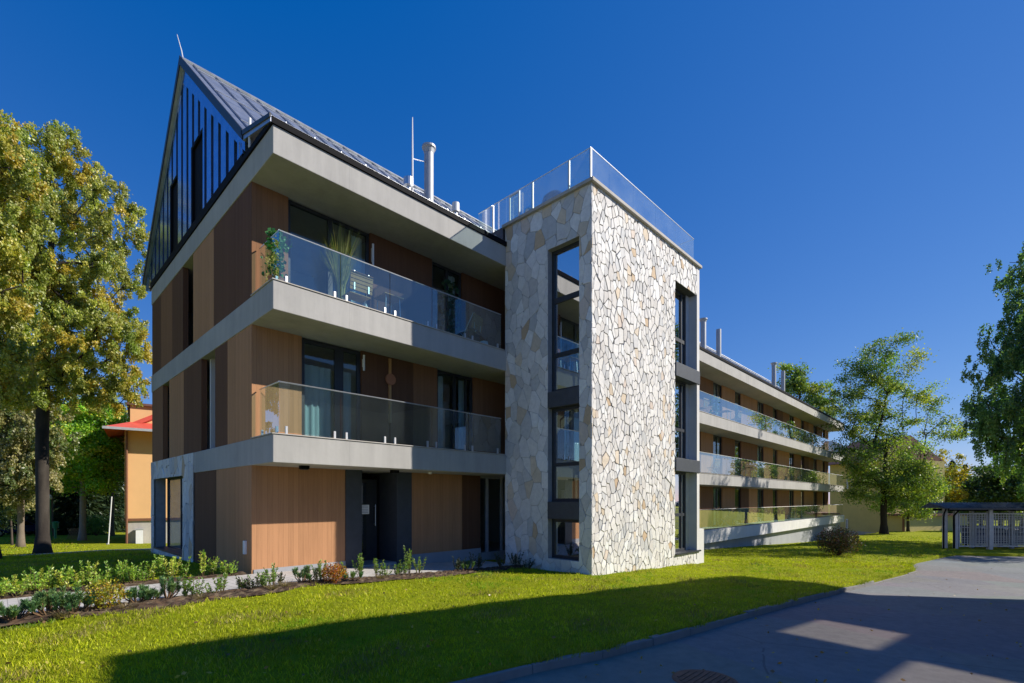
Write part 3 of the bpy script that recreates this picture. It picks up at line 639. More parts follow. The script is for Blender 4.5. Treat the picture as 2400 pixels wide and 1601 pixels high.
# ------------------------------------------------------------------ things on the balconies and roof terrace
def folding_chair(label, loc, rz, group, back=.44, mat='teak'):
    e = empty('folding_chair', loc, label, 'chair', group, rz)
    m = MB()
    for k in range(6): m.box(-.27, .27, -.2+k*.072, -.2+k*.072+.06, .43, .45, mat)
    m.build('seat', e)
    m = MB()
    for k in range(5): m.box(-.29, .29, .235+.012*k, .255+.012*k, .50+k*.085, .50+k*.085+.076, mat)
    m.box(-.20, -.17, .256, .276, .5, .95, 'steel').box(.17, .20, .256, .276, .5, .95, 'steel'); m.build('backrest', e)
    for s in (-.25, .25):
        MB().tube([(s, -.24, 0), (s, .27, .93)], .012, 'steel', 6).build('leg', e); MB().tube([(s*.92, .26, 0), (s*.92, -.22, .45)], .012, 'steel', 6).build('leg', e)
    return e
def side_table(label, loc, group=None, mat='teak', w=.3):
    e = empty('balcony_table', loc, label, 'table', group); m = MB()
    for k in range(7): m.box(-w, w, -w+k*w*2/7, -w+(k+1)*w*2/7-.012, .70, .72, mat)
    m.build('table_top', e)
    for sx in (-1, 1):
        for sy in (-1, 1): MB().tube([(sx*w*.8, sy*w*.8, 0), (sx*w*.7, sy*w*.7, .7)], .013, 'steel', 6).build('leg', e)
    return e
def blades(n, base, h, spread, colf, w=.012, seed=1, thin=None):
    rg = np.random.default_rng(seed); vs = []; fs = []; cols = []
    for i in range(n):
        a = rg.uniform(0, 6.28); r0 = rg.uniform(0, .09); hh = h*rg.uniform(.55, 1.05); sp = spread*rg.uniform(.1, 1.)
        ca, sa = math.cos(a), math.sin(a); b = len(vs); c = colf(rg)
        for t in (0, .35, .7, 1.):
            d = r0+sp*t*t; ww = w*(1-t*.9)
            vs += [(base[0]+ca*d-sa*ww, base[1]+sa*d+ca*ww, base[2]+hh*t*(1-.12*t)), (base[0]+ca*d+sa*ww, base[1]+sa*d-ca*ww, base[2]+hh*t*(1-.12*t))]; cols += [c, c]
        fs += [(b+2*k, b+2*k+1, b+2*k+3, b+2*k+2) for k in range(3)]
    return vs, fs, cols
def potted_grass(label, loc, h, potmat='pot_grey'):
    e = empty('potted_grass', loc, label, 'potted plant')
    MB().lathe((0, 0, 0), [(.12, 0), (.17, .3), (.19, .34), (.16, .34), (.15, .3), (.001, .29)], potmat, 18).build('pot', e)
    vs, fs, cs_ = blades(520, (0, 0, .3), h-.3, .52, lambda r: tuple(np.array(((.26, .32, .07), (.42, .38, .15), (.15, .22, .05))[r.integers(3)])*r.uniform(.7, 1.3)), .009, 5)
    m = MB(); m.add(vs, fs, 'leaf'); m.c = [tuple(c) for c in cs_]; m.build('foliage', e); return e
b2 = S2+.004; b1 = S1+.004
folding_chair('light wooden folding chair beside the tall grass pot on the top balcony', (2.15, .62, b2), R(180), 'folding chairs on the balconies')
folding_chair('wooden folding chair in shadow on the top balcony near the stone tower', (5.75, .6, b2), R(200), 'folding chairs on the balconies')
potted_grass('tall ornamental grass in a pot rising above the glass of the top balcony', (1.92, .95, b2), 2.25)
e = side_table('small wooden table on the top balcony between the two chairs', (3.1, .7, b2), None, 'teak', .28)
# climbing plant on the balcony corner
def potted_leafy(label, loc, h, w, n, cols, ls, potr=.16, seed=3, column=False):
    e = empty('potted_plant', loc, label, 'potted plant')
    MB().lathe((0, 0, 0), [(potr*.75, 0), (potr, .26), (potr*1.1, .3), (potr*.9, .3), (.001, .27)], 'terracotta', 18).build('pot', e)
    rg = np.random.default_rng(seed); m = MB()
    tips = []
    for k in range(9):
        a = rg.uniform(0, 6.28); t = h*(.45+.55*k/8); p = [(0, 0, .25), (w*.3*math.cos(a), w*.3*math.sin(a), .25+(t-.25)*.6), (w*.7*math.cos(a), w*.7*math.sin(a), t)]
        m.tube(p, [.009, .007, .004], 'bark', 5, (.12, .10, .05)); tips += p[1:]
    m.build('stem', e)
    cen = np.stack([rg.normal(0, w*.45, n), rg.normal(0, w*.45, n), .3+(h-.3)*rg.random(n)], 1)
    c = np.array(cols)[rg.integers(0, len(cols), n)]*rg.uniform(.7, 1.3, (n, 1))
    leafmesh('foliage', cen, ls*rg.uniform(.7, 1.2, n), ls*.75, c, 'leaf', e); return e
potted_leafy('bright green climbing plant on the open corner of the top balcony', (.30, .62, b2), 1.3, .2, 420, [(.05, .22, .04), (.03, .15, .03), (.09, .28, .05)], .10)
potted_leafy('dark broad leaved plant in a pot on the shaded end of the top balcony', (5.35, .95, b2), 2.0, .3, 130, [(.02, .08, .03), (.03, .10, .04)], .17, seed=6)
o = MB().lathe((0, 0, 0), [(.001, .0), (.11, 0), (.14, .1), (.11, .22), (.001, .26)], 'white_metal', 18).build('lantern', smooth=True); o.location = (6.1, .35, b2); tag(o, 'round white lantern on the floor of the top balcony near the tower', 'lantern')
m = MB(); m.prism([(0, -.02, 0), (.22, -.02, 0), (.03, -.02, .24)], (0, .25, 0), 'fabric_white'); o = m.build('shoe_box', bevel=.006); o.location = (2.2, .32, b2); tag(o, 'small white wedge shaped box on the floor under the light folding chair', 'box')
# carved wooden ornament hung on the first floor wall
m = MB(); x = 3.47; z = 4.86
m.box(x-.035, x+.035, WY-.06, WY-.02, 3.7, 5.42, 'teak')
m.lathe((0, 0, 0), [(.09, -.02), (.15, -.02), (.15, .02), (.09, .02)], 'terracotta', 20)
o = m.build('wall_ornament')
me = o.data
for v in me.vertices[8:]: v.co = (x+v.co.x, WY-.075+v.co.z, z+v.co.y)
tag(o, 'long wooden ornament with a ring hanging on the dark first floor wall', 'ornament')
# roof terrace
m = MB(); m.lathe((0, 0, 0), [(.42, 0), (.40, .5), (.33, .72), (.16, .86), (.001, .9)], 'car_blue', 14); o = m.build('covered_grill', smooth=True); o.location = (7.55, -1.15, TT+.03); o.scale = (1, 1.1, 1.05); tag(o, 'round barbecue under a dark cover on the glazed roof terrace', 'barbecue')
o = MB().lathe((0, 0, 0), [(.001, 0), (.1, .02), (.16, .14), (.13, .26), (.001, .31)], 'white_paint', 16).build('planter', smooth=True); o.location = (6.93, -.72, TT+.09); tag(o, 'round white planter at the edge of the roof terrace', 'planter')
# furniture along the wing balconies
lv = {0: .05, 1: S1, 2: S2}; fn = ['ground floor terrace', 'first floor balcony', 'second floor balcony']; q = [0, 0, 0]
for fl, x, kind in ((0, 25.6, 'c'), (0, 31.2, 'c'), (0, 38.4, 'c'), (0, 44.6, 'c'), (1, 23.8, 'c'), (1, 27.9, 'c'), (1, 31.5, 'c'), (1, 38.2, 'c'), (1, 43.5, 'c'), (1, 48.5, 'c'), (2, 22.2, 'c'), (2, 27.2, 'c'), (2, 30.2, 'c'), (2, 36.0, 'c'), (2, 43.5, 'c')):
    folding_chair('wooden chair on the %s of the long wing, %s from the tower' % (fn[fl], ORD[q[fl]]), (x, .65, lv[fl]+.004), R(180+random.uniform(-25, 25)), 'chairs on the balconies of the wing'); q[fl] += 1
q = [0, 0, 0]
for fl, x in ((1, 29.6), (1, 40.5), (2, 25.6), (2, 33.6), (0, 41.5)):
    side_table('wooden table on the %s of the long wing, %s from the tower' % (fn[fl], ORD[q[fl]]), (x, .68, lv[fl]+.004), 'tables on the balconies of the wing', 'teak', .33); q[fl] += 1
q = [0, 0, 0]
for fl, x, h in ((2, 23.6, 1.3), (2, 31.8, 1.2), (2, 38.5, 1.6), (2, 41.2, 1.2), (1, 34.2, 1.1), (1, 45.4, 1.3)):
    potted_leafy('green potted plant on the %s of the long wing, %s from the tower' % (fn[fl], ORD[q[fl]]), (x, .5, lv[fl]+.004), h, .3, 150, [(.04, .13, .03), (.07, .18, .04), (.16, .19, .05)], .15, seed=int(x)); q[fl] += 1
e = empty('sun_lounger', (28.3, .75, .055), 'grey sun lounger with raised back on the ground floor terrace of the long wing', 'lounger', None, R(8))
MB().box(-.9, .4, -.3, .3, .3, .36, 'fabric_grey').build('seat', e, .01); MB().prism([(.4, -.3, .3), (1.25, -.3, .95), (1.22, -.3, 1.01), (.37, -.3, .36)], (0, .6, 0), 'fabric_grey').build('backrest', e)
for sx in (-.8, .35):
    for sy in (-.26, .26): MB().tube([(sx, sy, 0), (sx, sy, .3)], .018, 'steel', 6).build('leg', e)

# ------------------------------------------------------------------ other buildings
# peach house behind, at the left
hx, hy, hz = W(292, 1268)[:3]; hy = 33.; 
hx = None
q_ = (292-1200)/FP
_y = 33.; hx = XF(292, _y); hz = float(g(hx, _y)); hd = (hx-CX)*cs+(_y-CY)*sn
HZ = lambda py: (HY-py)/FP*hd+CZ
ho = empty('peach_house', (hx, _y, 0), 'peach coloured house with red pent roof and stone plinth behind the birch', 'house', None, -R(9.5))
ev = HZ(1010); pl = HZ(1219); rt = HZ(946)
MB().box(0, 14, 0, 12, pl, ev+.3, 'peach').build('wall', ho); MB().box(.08, 13.9, .08, 11.9, hz-1.5, pl, 'coping').build('plinth', ho)
MB().box(-.03, 14.03, -.03, 12, pl-.08, pl+.1, 'brown_trim').build('trim', ho)
ru = MB().prism([(-1.1, -1.1, ev), (15, -1.1, ev), (15, .38, ev+.6), (.28, .38, ev+.6)], (0, 0, .1), 'red_roof').prism([(-1.1, -1.1, ev), (.28, .38, ev+.6), (.28, 11, ev+.6), (-1.1, 13, ev)], (0, 0, .1), 'red_roof')
ru.box(-1.14, 15, -1.18, -1.08, ev-.05, ev+.12, 'grey_paint'); rf = ru.build('roof', ho)
MB().box(.3, 13.6, .4, 11.5, ev+.3, rt, 'peach').build('upper_wall', ho)
MB().prism([(.15, .18, HZ(1004)), (.15, .18, HZ(993)), (3.4, .18, HZ(930)), (3.4, .18, HZ(941))], (0, .2, 0), 'red_roof').build('dormer_trim', ho)
MB().box(.1, 13.8, .2, 11.7, rt, rt+.16, 'brown_roof').build('roof_cap', ho)
MB().tube([(.12, -.12, ev), (.12, -.12, hz)], .07, 'brown_trim', 8).build('downpipe', ho)
bx0 = XF(318, _y)-hx; bx1 = XF(335, _y)-hx
MB().box(bx0, bx1, -.35, .0, hz-.1, HZ(1242), 'white_metal').box(bx0-.03, bx1+.03, -.38, .0, HZ(1242), HZ(1240), 'grey_paint').build('utility_box', ho)
for k in range(3): f = MB().box(-.05, .05, 3+k*3.2, 4.4+k*3.2, 2.6, 4.4, 'white_metal').build('window', ho); MB().box(-.06, -.05, 3.1+k*3.2, 4.3+k*3.2, 2.7, 4.3, 'window_glass').build('pane', f)
# pale yellow house behind the ash tree at the far end of the wing
yx, yy = XF(1975, 5.), 5.
ye = empty('yellow_house', (0, 0, 0), 'pale yellow house with small windows standing behind the ash tree past the wing', 'house')
px0, px1, yyw = 1962, 2121, 3.2
dq = 58.; 
def at(px, d): return camw((px-1200)/FP*d, d)
a0 = Vector((*at(1945, 62.), 0)); a1 = Vector((*at(2121, 53.), 0)); du = (a1-a0).normalized(); dv = Vector((-du.y, du.x, 0)); Lh = (a1-a0).length
yz = lambda py: (HY-py)/FP*60+CZ
zg = yz(1254)
def ybox(m, u0, u1, v0, v1, z0, z1, mat): m.prism([a0+du*u0+dv*v0+Vector((0, 0, z0)), a0+du*u1+dv*v0+Vector((0, 0, z0)), a0+du*u1+dv*v1+Vector((0, 0, z0)), a0+du*u0+dv*v1+Vector((0, 0, z0))], (0, 0, z1-z0), mat)
m = MB(); ybox(m, 0, Lh*.75, 0, 9, zg-2, yz(1085), 'yellow_wall'); ybox(m, Lh*.75, Lh, .0, 9, zg-2, yz(1205), 'yellow_wall'); ybox(m, 0, Lh, -.05, -.01, zg-2, yz(1243), 'coping'); m.build('wall', ye)
def P3(u, v, z): return a0+du*u+dv*v+Vector((0, 0, z))
m = MB(); m.prism([P3(-.8, -.9, yz(1088)), P3(-.8, 4.5, yz(1028)), P3(-.8, 9.9, yz(1088))], du*(Lh*.70+.8), 'brown_roof'); ybox(m, Lh*.75-.2, Lh+.3, -.4, 9.2, yz(1205), yz(1201), 'brown_roof'); m.build('roof', ye)
for p0, p1, c0, c1 in ((2006, 2021, 1124, 1146), (1997, 2018, 1216, 1238), (2052, 2068, 1124, 1146)):
    d_ = 60.; u0 = (Vector((*at(p0, d_), 0))-a0).dot(du); u1 = (Vector((*at(p1, d_), 0))-a0).dot(du)
    m = MB(); ybox(m, u0, u1, -.06, 0, yz(c1), yz(c0), 'white_metal'); f = m.build('window', ye); m = MB(); ybox(m, u0+.1, u1-.1, -.08, -.06, yz(c1)+.1, yz(c0)-.1, 'car_blue'); m.build('pane', f)
m = MB(); p = P3(Lh-.1, -.1, 0); m.tube([(p.x, p.y, yz(1205)), (p.x, p.y, zg-1)], .09, 'brown_trim', 8); m.build('downpipe', ye)
# block of flats across the road, outside the view, that shades the road and lawn
off = (9.69+.35, -8.88-.32)
def up(p, h=9.0, zg_=-.25):
    k = (h-zg_)/.70; return (p[0]+.737*k, p[1]-.676*k)
H9 = 9.0
A_, B_, E_ = up((10.35, -5.5)), up((-3.35, -3.44)), up((9.95, -8.36))
dl = Vector((B_[0]-A_[0], B_[1]-A_[1])); Lr = dl.length; dl.normalize(); dn = Vector((dl.y, -dl.x)); 
if dn.dot(Vector((E_[0]-A_[0], E_[1]-A_[1]))) < 0: dn = -dn
ov = (Vector(E_)-Vector(A_)).dot(dn); DEP = 15.
nb = empty('neighbouring_flats', (0, 0, 0), 'flat roofed block of flats across the road that casts the broad shadow over the lawn', 'building')
def Q(u, v): return Vector(A_)+dl*u+dn*v
def slab(m, u0, u1, v0, v1, z0, z1, mat):
    m.prism([(*Q(u0, v0), z0), (*Q(u1, v0), z0), (*Q(u1, v1), z0), (*Q(u0, v1), z0)], (0, 0, z1-z0), mat)
def uv(p): d = Vector(p)-Vector(A_); return d.dot(dl), d.dot(dn)
holes = [[uv(up(p)) for p in ((4.73, -8.14), (5.78, -8.17), (4.23, -9.34), (3.48, -9.25))], [uv(up(p)) for p in ((2.75, -9.3), (3.75, -9.5), (3.03, -10.66), (1.8, -10.25))]]  # roof openings added so sun patches stand in for tower window reflections
hb = [(min(p[0] for p in h), max(p[0] for p in h), min(p[1] for p in h), max(p[1] for p in h)) for h in holes]
m = MB()
us = sorted({0, Lr}|{q for h in hb for q in h[:2]}); vsx = sorted({0, ov+DEP+.5}|{q for h in hb for q in h[2:]})
for i in range(len(us)-1):
    for j in range(len(vsx)-1):
        uc, vc = (us[i]+us[i+1])/2, (vsx[j]+vsx[j+1])/2
        if any(h[0] < uc < h[1] and h[2] < vc < h[3] for h in hb): continue
        slab(m, us[i], us[i+1], vsx[j], vsx[j+1], H9-.35, H9, 'concrete')
m.build('roof', nb)
uA, uB = .0, Lr
m = MB(); T = .25
slab(m, uA, uB, ov+T+7.5, ov+DEP, -.8, H9-.36, 'white_plaster'); slab(m, uA, uA+T, ov, ov+T+7.49, -.8, H9-.36, 'white_plaster'); slab(m, uB-T, uB, ov, ov+T+7.49, -.8, H9-.36, 'white_plaster')
o0, o1 = 3.0, 13.2  # front opening added to pass that sun on to the road
slab(m, uA+T, o0, ov, ov+T, -.8, H9-.36, 'white_plaster'); slab(m, o1, uB-T, ov, ov+T, -.8, H9-.36, 'white_plaster'); slab(m, o0, o1, ov, ov+T, -.8, 4.2, 'white_plaster'); slab(m, o0, o1, ov+T, ov+7.5, 3.4, 3.6, 'concrete')
m.build('wall', nb)
for k in range(5):
    u = 1.2+2.6*k
    if u+1.4 > uB-.4: break
    for z in (.4,):
        m = MB(); slab(m, u, u+1.4, ov-.05, ov-.005, z, z+2.1, 'anthracite'); f = m.build('window', nb); m = MB(); slab(m, u+.08, u+1.32, ov-.06, ov-.05, z+.08, z+2.02, 'window_glass'); m.build('pane', f)
for h in hb:
    m = MB(); slab(m, h[0]+.01, h[1]-.01, h[2]+.01, h[3]-.01, H9-.2, H9-.19, 'sun_gap_glass'); m.build('sun_gap_pane', nb)  # panes of the added openings that shape the road patches

# ------------------------------------------------------------------ bin enclosure at the end of the road
sx, sy = W(2222, 1286)[:2]; szg = float(g(sx, sy)); rot = math.atan2(-cs, sn)
shed = empty('bin_shelter', (sx, sy, szg), 'open bin shelter with blue metal roof and lattice screens greyed for tree shade past the road', 'shelter', None, rot)
SH = 2.18; SW = 9.
def post(x, y, w=.2): MB().box(x-w/2, x+w/2, y-w/2, y+w/2, -.25, SH, 'grey_paint').build('post', shed, .01)
for x in (.05, .45): post(x, .05 if x > .3 else .25, .17)
for x in (2.25, 4.5, 6.75, 9.): post(x, 0, .2)
for x in (2.25, 4.5, 6.75, 9.): post(x, 1.05, .16)
m = MB(); m.prism([(-.4, -.5, SH+.0), (-.4, 1.35, SH+.02), (-.4, .75, SH+.3)], (SW+1.0, 0, 0), 'blue_roof')
for k in range(56): m.prism([(-.38+.18*k, -.51, SH+.008), (-.38+.18*k, .75, SH+.31), (-.38+.18*k, .75, SH+.335), (-.38+.18*k, -.51, SH+.036)], (.03, 0, 0), 'blue_roof')
m.box(-.42, SW+.62, -.58, -.5, SH-.06, SH+.03, 'anthracite'); m.build('roof', shed)
m = MB()
for x0, x1 in ((.1, SW),): m.box(x0, x1, -.04, .04, SH-.14, SH-.02, 'black').box(x0, x1, 1.01, 1.09, SH-.14, SH-.02, 'black')
m.build('beam', shed)
def lattice(x0, x1, y0, rgs):  # screens coloured grey to give the shade of the tree over them
    m = MB(); rg = random.Random(rgs)
    m.box(x0, x1, y0-.02, y0+.02, .1, .17, 'grey_paint').box(x0, x1, y0-.02, y0+.02, SH-.32, SH-.26, 'grey_paint').box(x0, x0+.06, y0-.025, y0+.025, .1, SH-.26, 'grey_paint').box(x1-.06, x1, y0-.025, y0+.025, .1, SH-.26, 'grey_paint')
    n = int((x1-x0)/.15)
    for k in range(1, n):
        x = x0+(x1-x0)*k/n; m.box(x-.014, x+.014, y0-.012, y0+.003, .17, SH-.32, 'grey_paint')
    for k in range(1, 14):
        z = .17+(SH-.49)*k/14
        if k < 4 or k > 10 or k % 2 == 0: m.box(x0+.06, x1-.06, y0+.003, y0+.016, z-.011, z+.011, 'grey_paint')
    m.build('lattice_screen', shed)
lattice(.58, 2.13, 0, 1); lattice(2.4, 4.38, 0, 2); lattice(4.62, 6.63, 0, 3); lattice(6.87, 8.88, 0, 4); lattice(2.4, 4.38, 1.05, 5); lattice(4.62, 6.63, 1.05, 6)
m = MB(); m.tube([(-.55, -.5, SH-.02), (-.55, -.4, SH-.25), (-.5, -.3, SH-.45), (-.5, -.3, 0.)], .035, 'black', 8); m.build('downpipe', shed)
m = MB(); m.tube([(.2, -.5, SH-.02), (.22, -.3, SH-.2), (.22, -.1, SH-.4), (.22, -.12, -.1)], .04, 'black', 8); m.build('downpipe', shed)
def bin_(label, loc, rz, mat, group):
    e = empty('wheeled_bin', loc, label, 'bin', group, rz)
    MB().prism([(-.55, -.4, .15), (.55, -.4, .15), (.62, -.45, 1.05), (-.62, -.45, 1.05)], (0, .85, 0), mat).build('body', e, .03)
    MB().prism([(-.66, -.5, 1.06), (-.66, .45, 1.06), (-.66, .4, 1.22), (-.66, -.1, 1.25)], (1.32, 0, 0), mat).build('lid', e, .02)
    for x in (-.42, .42):
        for y in (-.28, .28): MB().tube([(x-.03, y, .08), (x+.03, y, .08)], .08, 'tyre', 12).build('wheel', e)
def loc(x, y): c_, s_ = math.cos(rot), math.sin(rot); return (sx+c_*x-s_*y, sy+s_*x+c_*y)
for i, (x, y) in enumerate(((3.2, 1.7), (4.7, 1.9), (6.2, 1.8))):
    p = loc(x, y); bin_('dark blue wheeled bin behind the lattice of the bin shelter, %s from the left' % ORD[i], (*p, float(g(*p))), rot+.1*i, 'car_blue', 'bins in the bin shelter')

# ------------------------------------------------------------------ small things at the left, between the trees
bx, by, bz, bd = W(130, 1262)
e = empty('litter_bin', (bx, by, bz), 'green litter bin on a post beside the footpath', 'bin'); k = bd/FP
MB().lathe((0, 0, 0), [(5*k, 24*k), (6.2*k, 36*k), (6.2*k, 37*k), (.001, 37*k)], 'green_plastic', 14).build('body', e); MB().lathe((0, 0, 0), [(6.6*k, 36.5*k), (7*k, 38*k), (3*k, 40*k), (.001, 40*k)], 'green_plastic', 14).build('lid', e); MB().tube([(0, 0, 0), (0, 0, 24*k)], 2.6*k, 'green_plastic', 8).build('post', e)
bx, by, bz, bd = W(117, 1266); e = empty('lamp_post', (bx, by, bz), 'thin pale green lamp post half hidden by the birch trunk', 'lamp post'); k = bd/FP
MB().tube([(0, 0, 0), (0, 0, 95*k)], [3.2*k, 2*k], 'green_plastic', 10).tube([(0, 0, 0), (0, 0, 20*k)], 4.2*k, 'green_plastic', 10).build('pole', e); MB().lathe((0, 0, 95*k), [(2.4*k, 0), (4*k, 2*k), (3.6*k, 9*k), (.5*k, 12*k)], 'white_metal', 12).build('lamp_head', e)
bx, by, bz, bd = W(253, 1276); k = bd/FP
o = MB().tube([(0, 0, -.3), (9*sn*k, -9*cs*k, 112*k)], [.036, .03], 'white_metal', 10).tube([(-.02, 0, -.02), (.0, 0, .05)], .1, 'concrete', 10).build('leaning_pole'); o.location = (bx, by, bz); tag(o, 'white metal pole leaning beside the footpath near the peach house', 'pole')
def car(label, px, py, rz, mat):
    x, y, z, d = W(px, py); e = empty('parked_car', (x, y, z), label, 'car', None, rz)
    prof = [(-2.1, .35), (-2.15, .75), (-1.6, .9), (-1.0, 1.42), (.55, 1.45), (1.2, .95), (2., .82), (2.15, .6), (2.1, .35)]
    MB().prism([(a, -.85, b) for a, b in prof], (0, 1.7, 0), mat).build('body', e, .06)
    MB().prism([(a, -.86, b) for a, b in ((-1.35, .95), (-.9, 1.36), (.5, 1.38), (1.0, .97))], (0, 1.72, 0), 'black').build('window', e)
    for a in (-1.35, 1.35):
        for b in (-.8, .8): MB().tube([(a, b-.1, .32), (a, b+.1, .32)], .32, 'tyre', 16).tube([(a, b-.11, .32), (a, b+.11, .32)], .18, 'steel', 12).build('wheel', e)
    for b in (-.6, .6): MB().box(2.1, 2.16, b-.16, b+.16, .6, .74, 'white_metal').build('headlight', e)
car('dark blue car parked beyond the trees at the left edge', 34, 1256, R(20), 'car_blue')

# low twig fence by the maple
bx, by, bz, bd = W(168, 1263); k = bd/FP; m = MB()
for j in range(9):
    t = j*3.4*k-12*k; 
    m.tube([(t*sn, -t*cs, -.05), ((t+12*k)*sn, -(t+12*k)*cs, 25*k)], .02, 'bark', 5, (.30, .20, .12)); m.tube([((t+12*k)*sn+.04, -(t+12*k)*cs+.04, -.05), (t*sn+.04, -t*cs+.04, 25*k)], .02, 'bark', 5, (.26, .17, .10))
o = m.build('lattice_fence'); o.location = (bx, by, bz); tag(o, 'low crossed twig fence at the foot of the pale maple trunk', 'fence')
# dark picket fence far behind on the right
m = MB(); 
for k in range(46):
    x, y = camw((2120-1200+k*1.7)/FP*66, 66.); z = yz(1244)-.6
    m.box(x-.05, x+.05, y-.05, y+.05, z-.3, z+1.9, 'anthracite')
x0, y0 = camw(920/FP*66, 66.); x1, y1 = camw(1000/FP*66, 66.); m.tube([(x0, y0, z+1.5), (x1, y1, z+1.5)], .06, 'anthracite', 6).tube([(x0, y0, z+.3), (x1, y1, z+.3)], .06, 'anthracite', 6)
tag(m.build('picket_fence'), 'dark picket fence beyond the lawn to the right of the yellow house', 'fence')
# ------------------------------------------------------------------ trees
def tree(name, label, base, ells, d, ntar, rtrunk, leaves, lsize, spread, pal, group=None, droop=0., first=.35, bark=(.10, .075, .055), seed=1, cat='tree', mat='leaf', trunk_to=None, lvar=.22, barkalt=None, aspect=.62):
    rg = np.random.default_rng(seed); bx, by, bz = base
    E = []
    for px, py, rx, ry in ells:
        r = (px-1200)/FP*d; x, y = camw(r, d); E.append((x-bx, y-by, (HY-py)/FP*d+CZ-bz, rx*d/FP, rx*d/FP*.95, ry*d/FP))
    vol = np.array([e[3]*e[4]*e[5] for e in E])**.8; vol /= vol.sum()
    T = []
    for i in rg.choice(len(E), ntar, p=vol):
        v = rg.normal(size=3); v /= np.linalg.norm(v); q = rg.random()**(1/2.9)
        e = E[i]; T.append((e[0]+v[0]*q*e[3], e[1]+v[1]*q*e[4], e[2]+v[2]*q*e[5]))
    T = np.array(T); T[:, 2] = np.maximum(T[:, 2], .5)
    top = max(e[2]+e[5] for e in E); cx = float(np.average([e[0] for e in E], weights=vol)); cy = float(np.average([e[1] for e in E], weights=vol))
    th = trunk_to or top*.82
    nodes = []; par = []
    n0 = max(6, int(th/.6))
    for i in range(n0+1):
        t = i/n0; w = sm(.25, 1., t)
        nodes.append((cx*.55*w+.12*math.sin(3.1*t+seed)*t, cy*.55*w+.12*math.cos(2.3*t+seed)*t, -.3+(th+.3)*t)); par.append(i-1)
    order = np.argsort(np.hypot(T[:, 0]-cx*.5, T[:, 1]-cy*.5)+.3*np.abs(T[:, 2]-th*.6))
    tipn = []
    lo = first*th
    for k in order:
        t = T[k]; N = np.array(nodes); dd = np.linalg.norm(N-t, axis=1); hz = np.hypot(N[:, 0]-t[0], N[:, 1]-t[1])
        want = t[2]-.45*hz+(.9*hz if droop else 0)*.5
        cost = dd+1.3*np.maximum(0, N[:, 2]-want)+np.where(N[:, 2] < lo, 50, 0)
        j = int(np.argmin(cost)); p = N[j]; L = np.linalg.norm(t-p); n = max(1, int(L/.55))
        off = rg.normal(0, .07*L, 3); last = j
        for i in range(1, n+1):
            q = i/n; c = p+(t-p)*q+off*math.sin(math.pi*q)+np.array([0, 0, .12*L*math.sin(math.pi*q)*(1 if droop else .4)])
            nodes.append(tuple(c)); par.append(last); last = len(nodes)-1
        tipn.append(last)
    cnt = [0]*len(nodes)
    for i in tipn: cnt[i] += 1
    for i in range(len(nodes)-1, 0, -1):
        if par[i] >= 0: cnt[par[i]] += cnt[i]
    e = empty(name, base, label, cat, group)
    rt = max(.008, rtrunk*.05)
    def rad(i):
        r = rtrunk*.85*(max(cnt[i], .5)/max(cnt[0], 1))**.56
        if i <= n0: r = max(r, rtrunk*(1-i/n0*.85)*.8); r *= 1+.55*max(0, 1-nodes[i][2]/.7) if nodes[i][2] < .7 else 1
        return max(rt, r)
    m = MB(); b2_ = barkalt or bark
    tr = [nodes[i] for i in range(n0+1)]; m.tube(tr, [rad(i) for i in range(n0+1)], 'bark', 12, bark)
    if barkalt:
        m.c = [tuple(barkalt if rg.random() < .55 and v[2] > 1.2 else bark) for v in m.v]
    m.build('trunk', e, smooth=True)
    m = MB()
    for i in range(n0+1, len(nodes)):
        p = par[i]; a, b = Vector(nodes[p]), Vector(nodes[i])
        if (a-b).length < .001: continue
        m.tube([a, b], [min(rad(p), rad(i)*1.5), rad(i)], 'bark', 5, tuple(q*rg.uniform(.8, 1.1) for q in bark), cap=False)
    if m.v: m.build('branches', e, smooth=True)
    # leaves
    pal = np.array(pal); cen = []; col = []; dirs = []
    per = leaves//ntar
    N = np.array(nodes)
    for k, i in zip(order, tipn):
        t = N[i]; n = int(per*rg.uniform(.5, 1.5)); cb = pal[rg.integers(len(pal))]; cb2 = pal[rg.integers(len(pal))]; br = rg.uniform(1-lvar, 1+lvar)
        s = spread*rg.uniform(.6, 1.25)
        if droop:
            ns = 5; st = rg.normal(0, s*.7, (ns, 3)); ln = droop*rg.uniform(.4, 1.2, ns); w = rg.integers(0, ns, n); u = rg.random(n)
            c = t+st[w]+np.stack([rg.normal(0, .07, n), rg.normal(0, .07, n), -u*ln[w]+rg.normal(0, .05, n)], 1); dr = rg.normal(0, .5, (n, 3)); dr[:, 2] -= .8
        else:
            c = t+rg.normal(0, 1, (n, 3))*np.array([s, s, s*.6]); pi = N[par[i]]
            q = rg.random((n, 1)); c = np.where(rg.random((n, 1)) < .4, c-(t-pi)*q*1.4, c); dr = rg.normal(0, 1, (n, 3)); dr[:, 2] -= .25
        cc = np.where(rg.random((n, 1)) < .75, cb, cb2)*br*rg.uniform(.75, 1.25, (n, 1))
        cen.append(c); col.append(cc); dirs.append(dr)
    cen = np.concatenate(cen); col = np.concatenate(col); dirs = np.concatenate(dirs)
    keep = cen[:, 2] > .25; cen, col, dirs = cen[keep], col[keep], dirs[keep]; n = len(cen)
    leafmesh('crown', cen, lsize*rg.uniform(.7, 1.3, n), lsize*aspect*rg.uniform(.8, 1.2, n), col, mat, e, dirs)
    return e
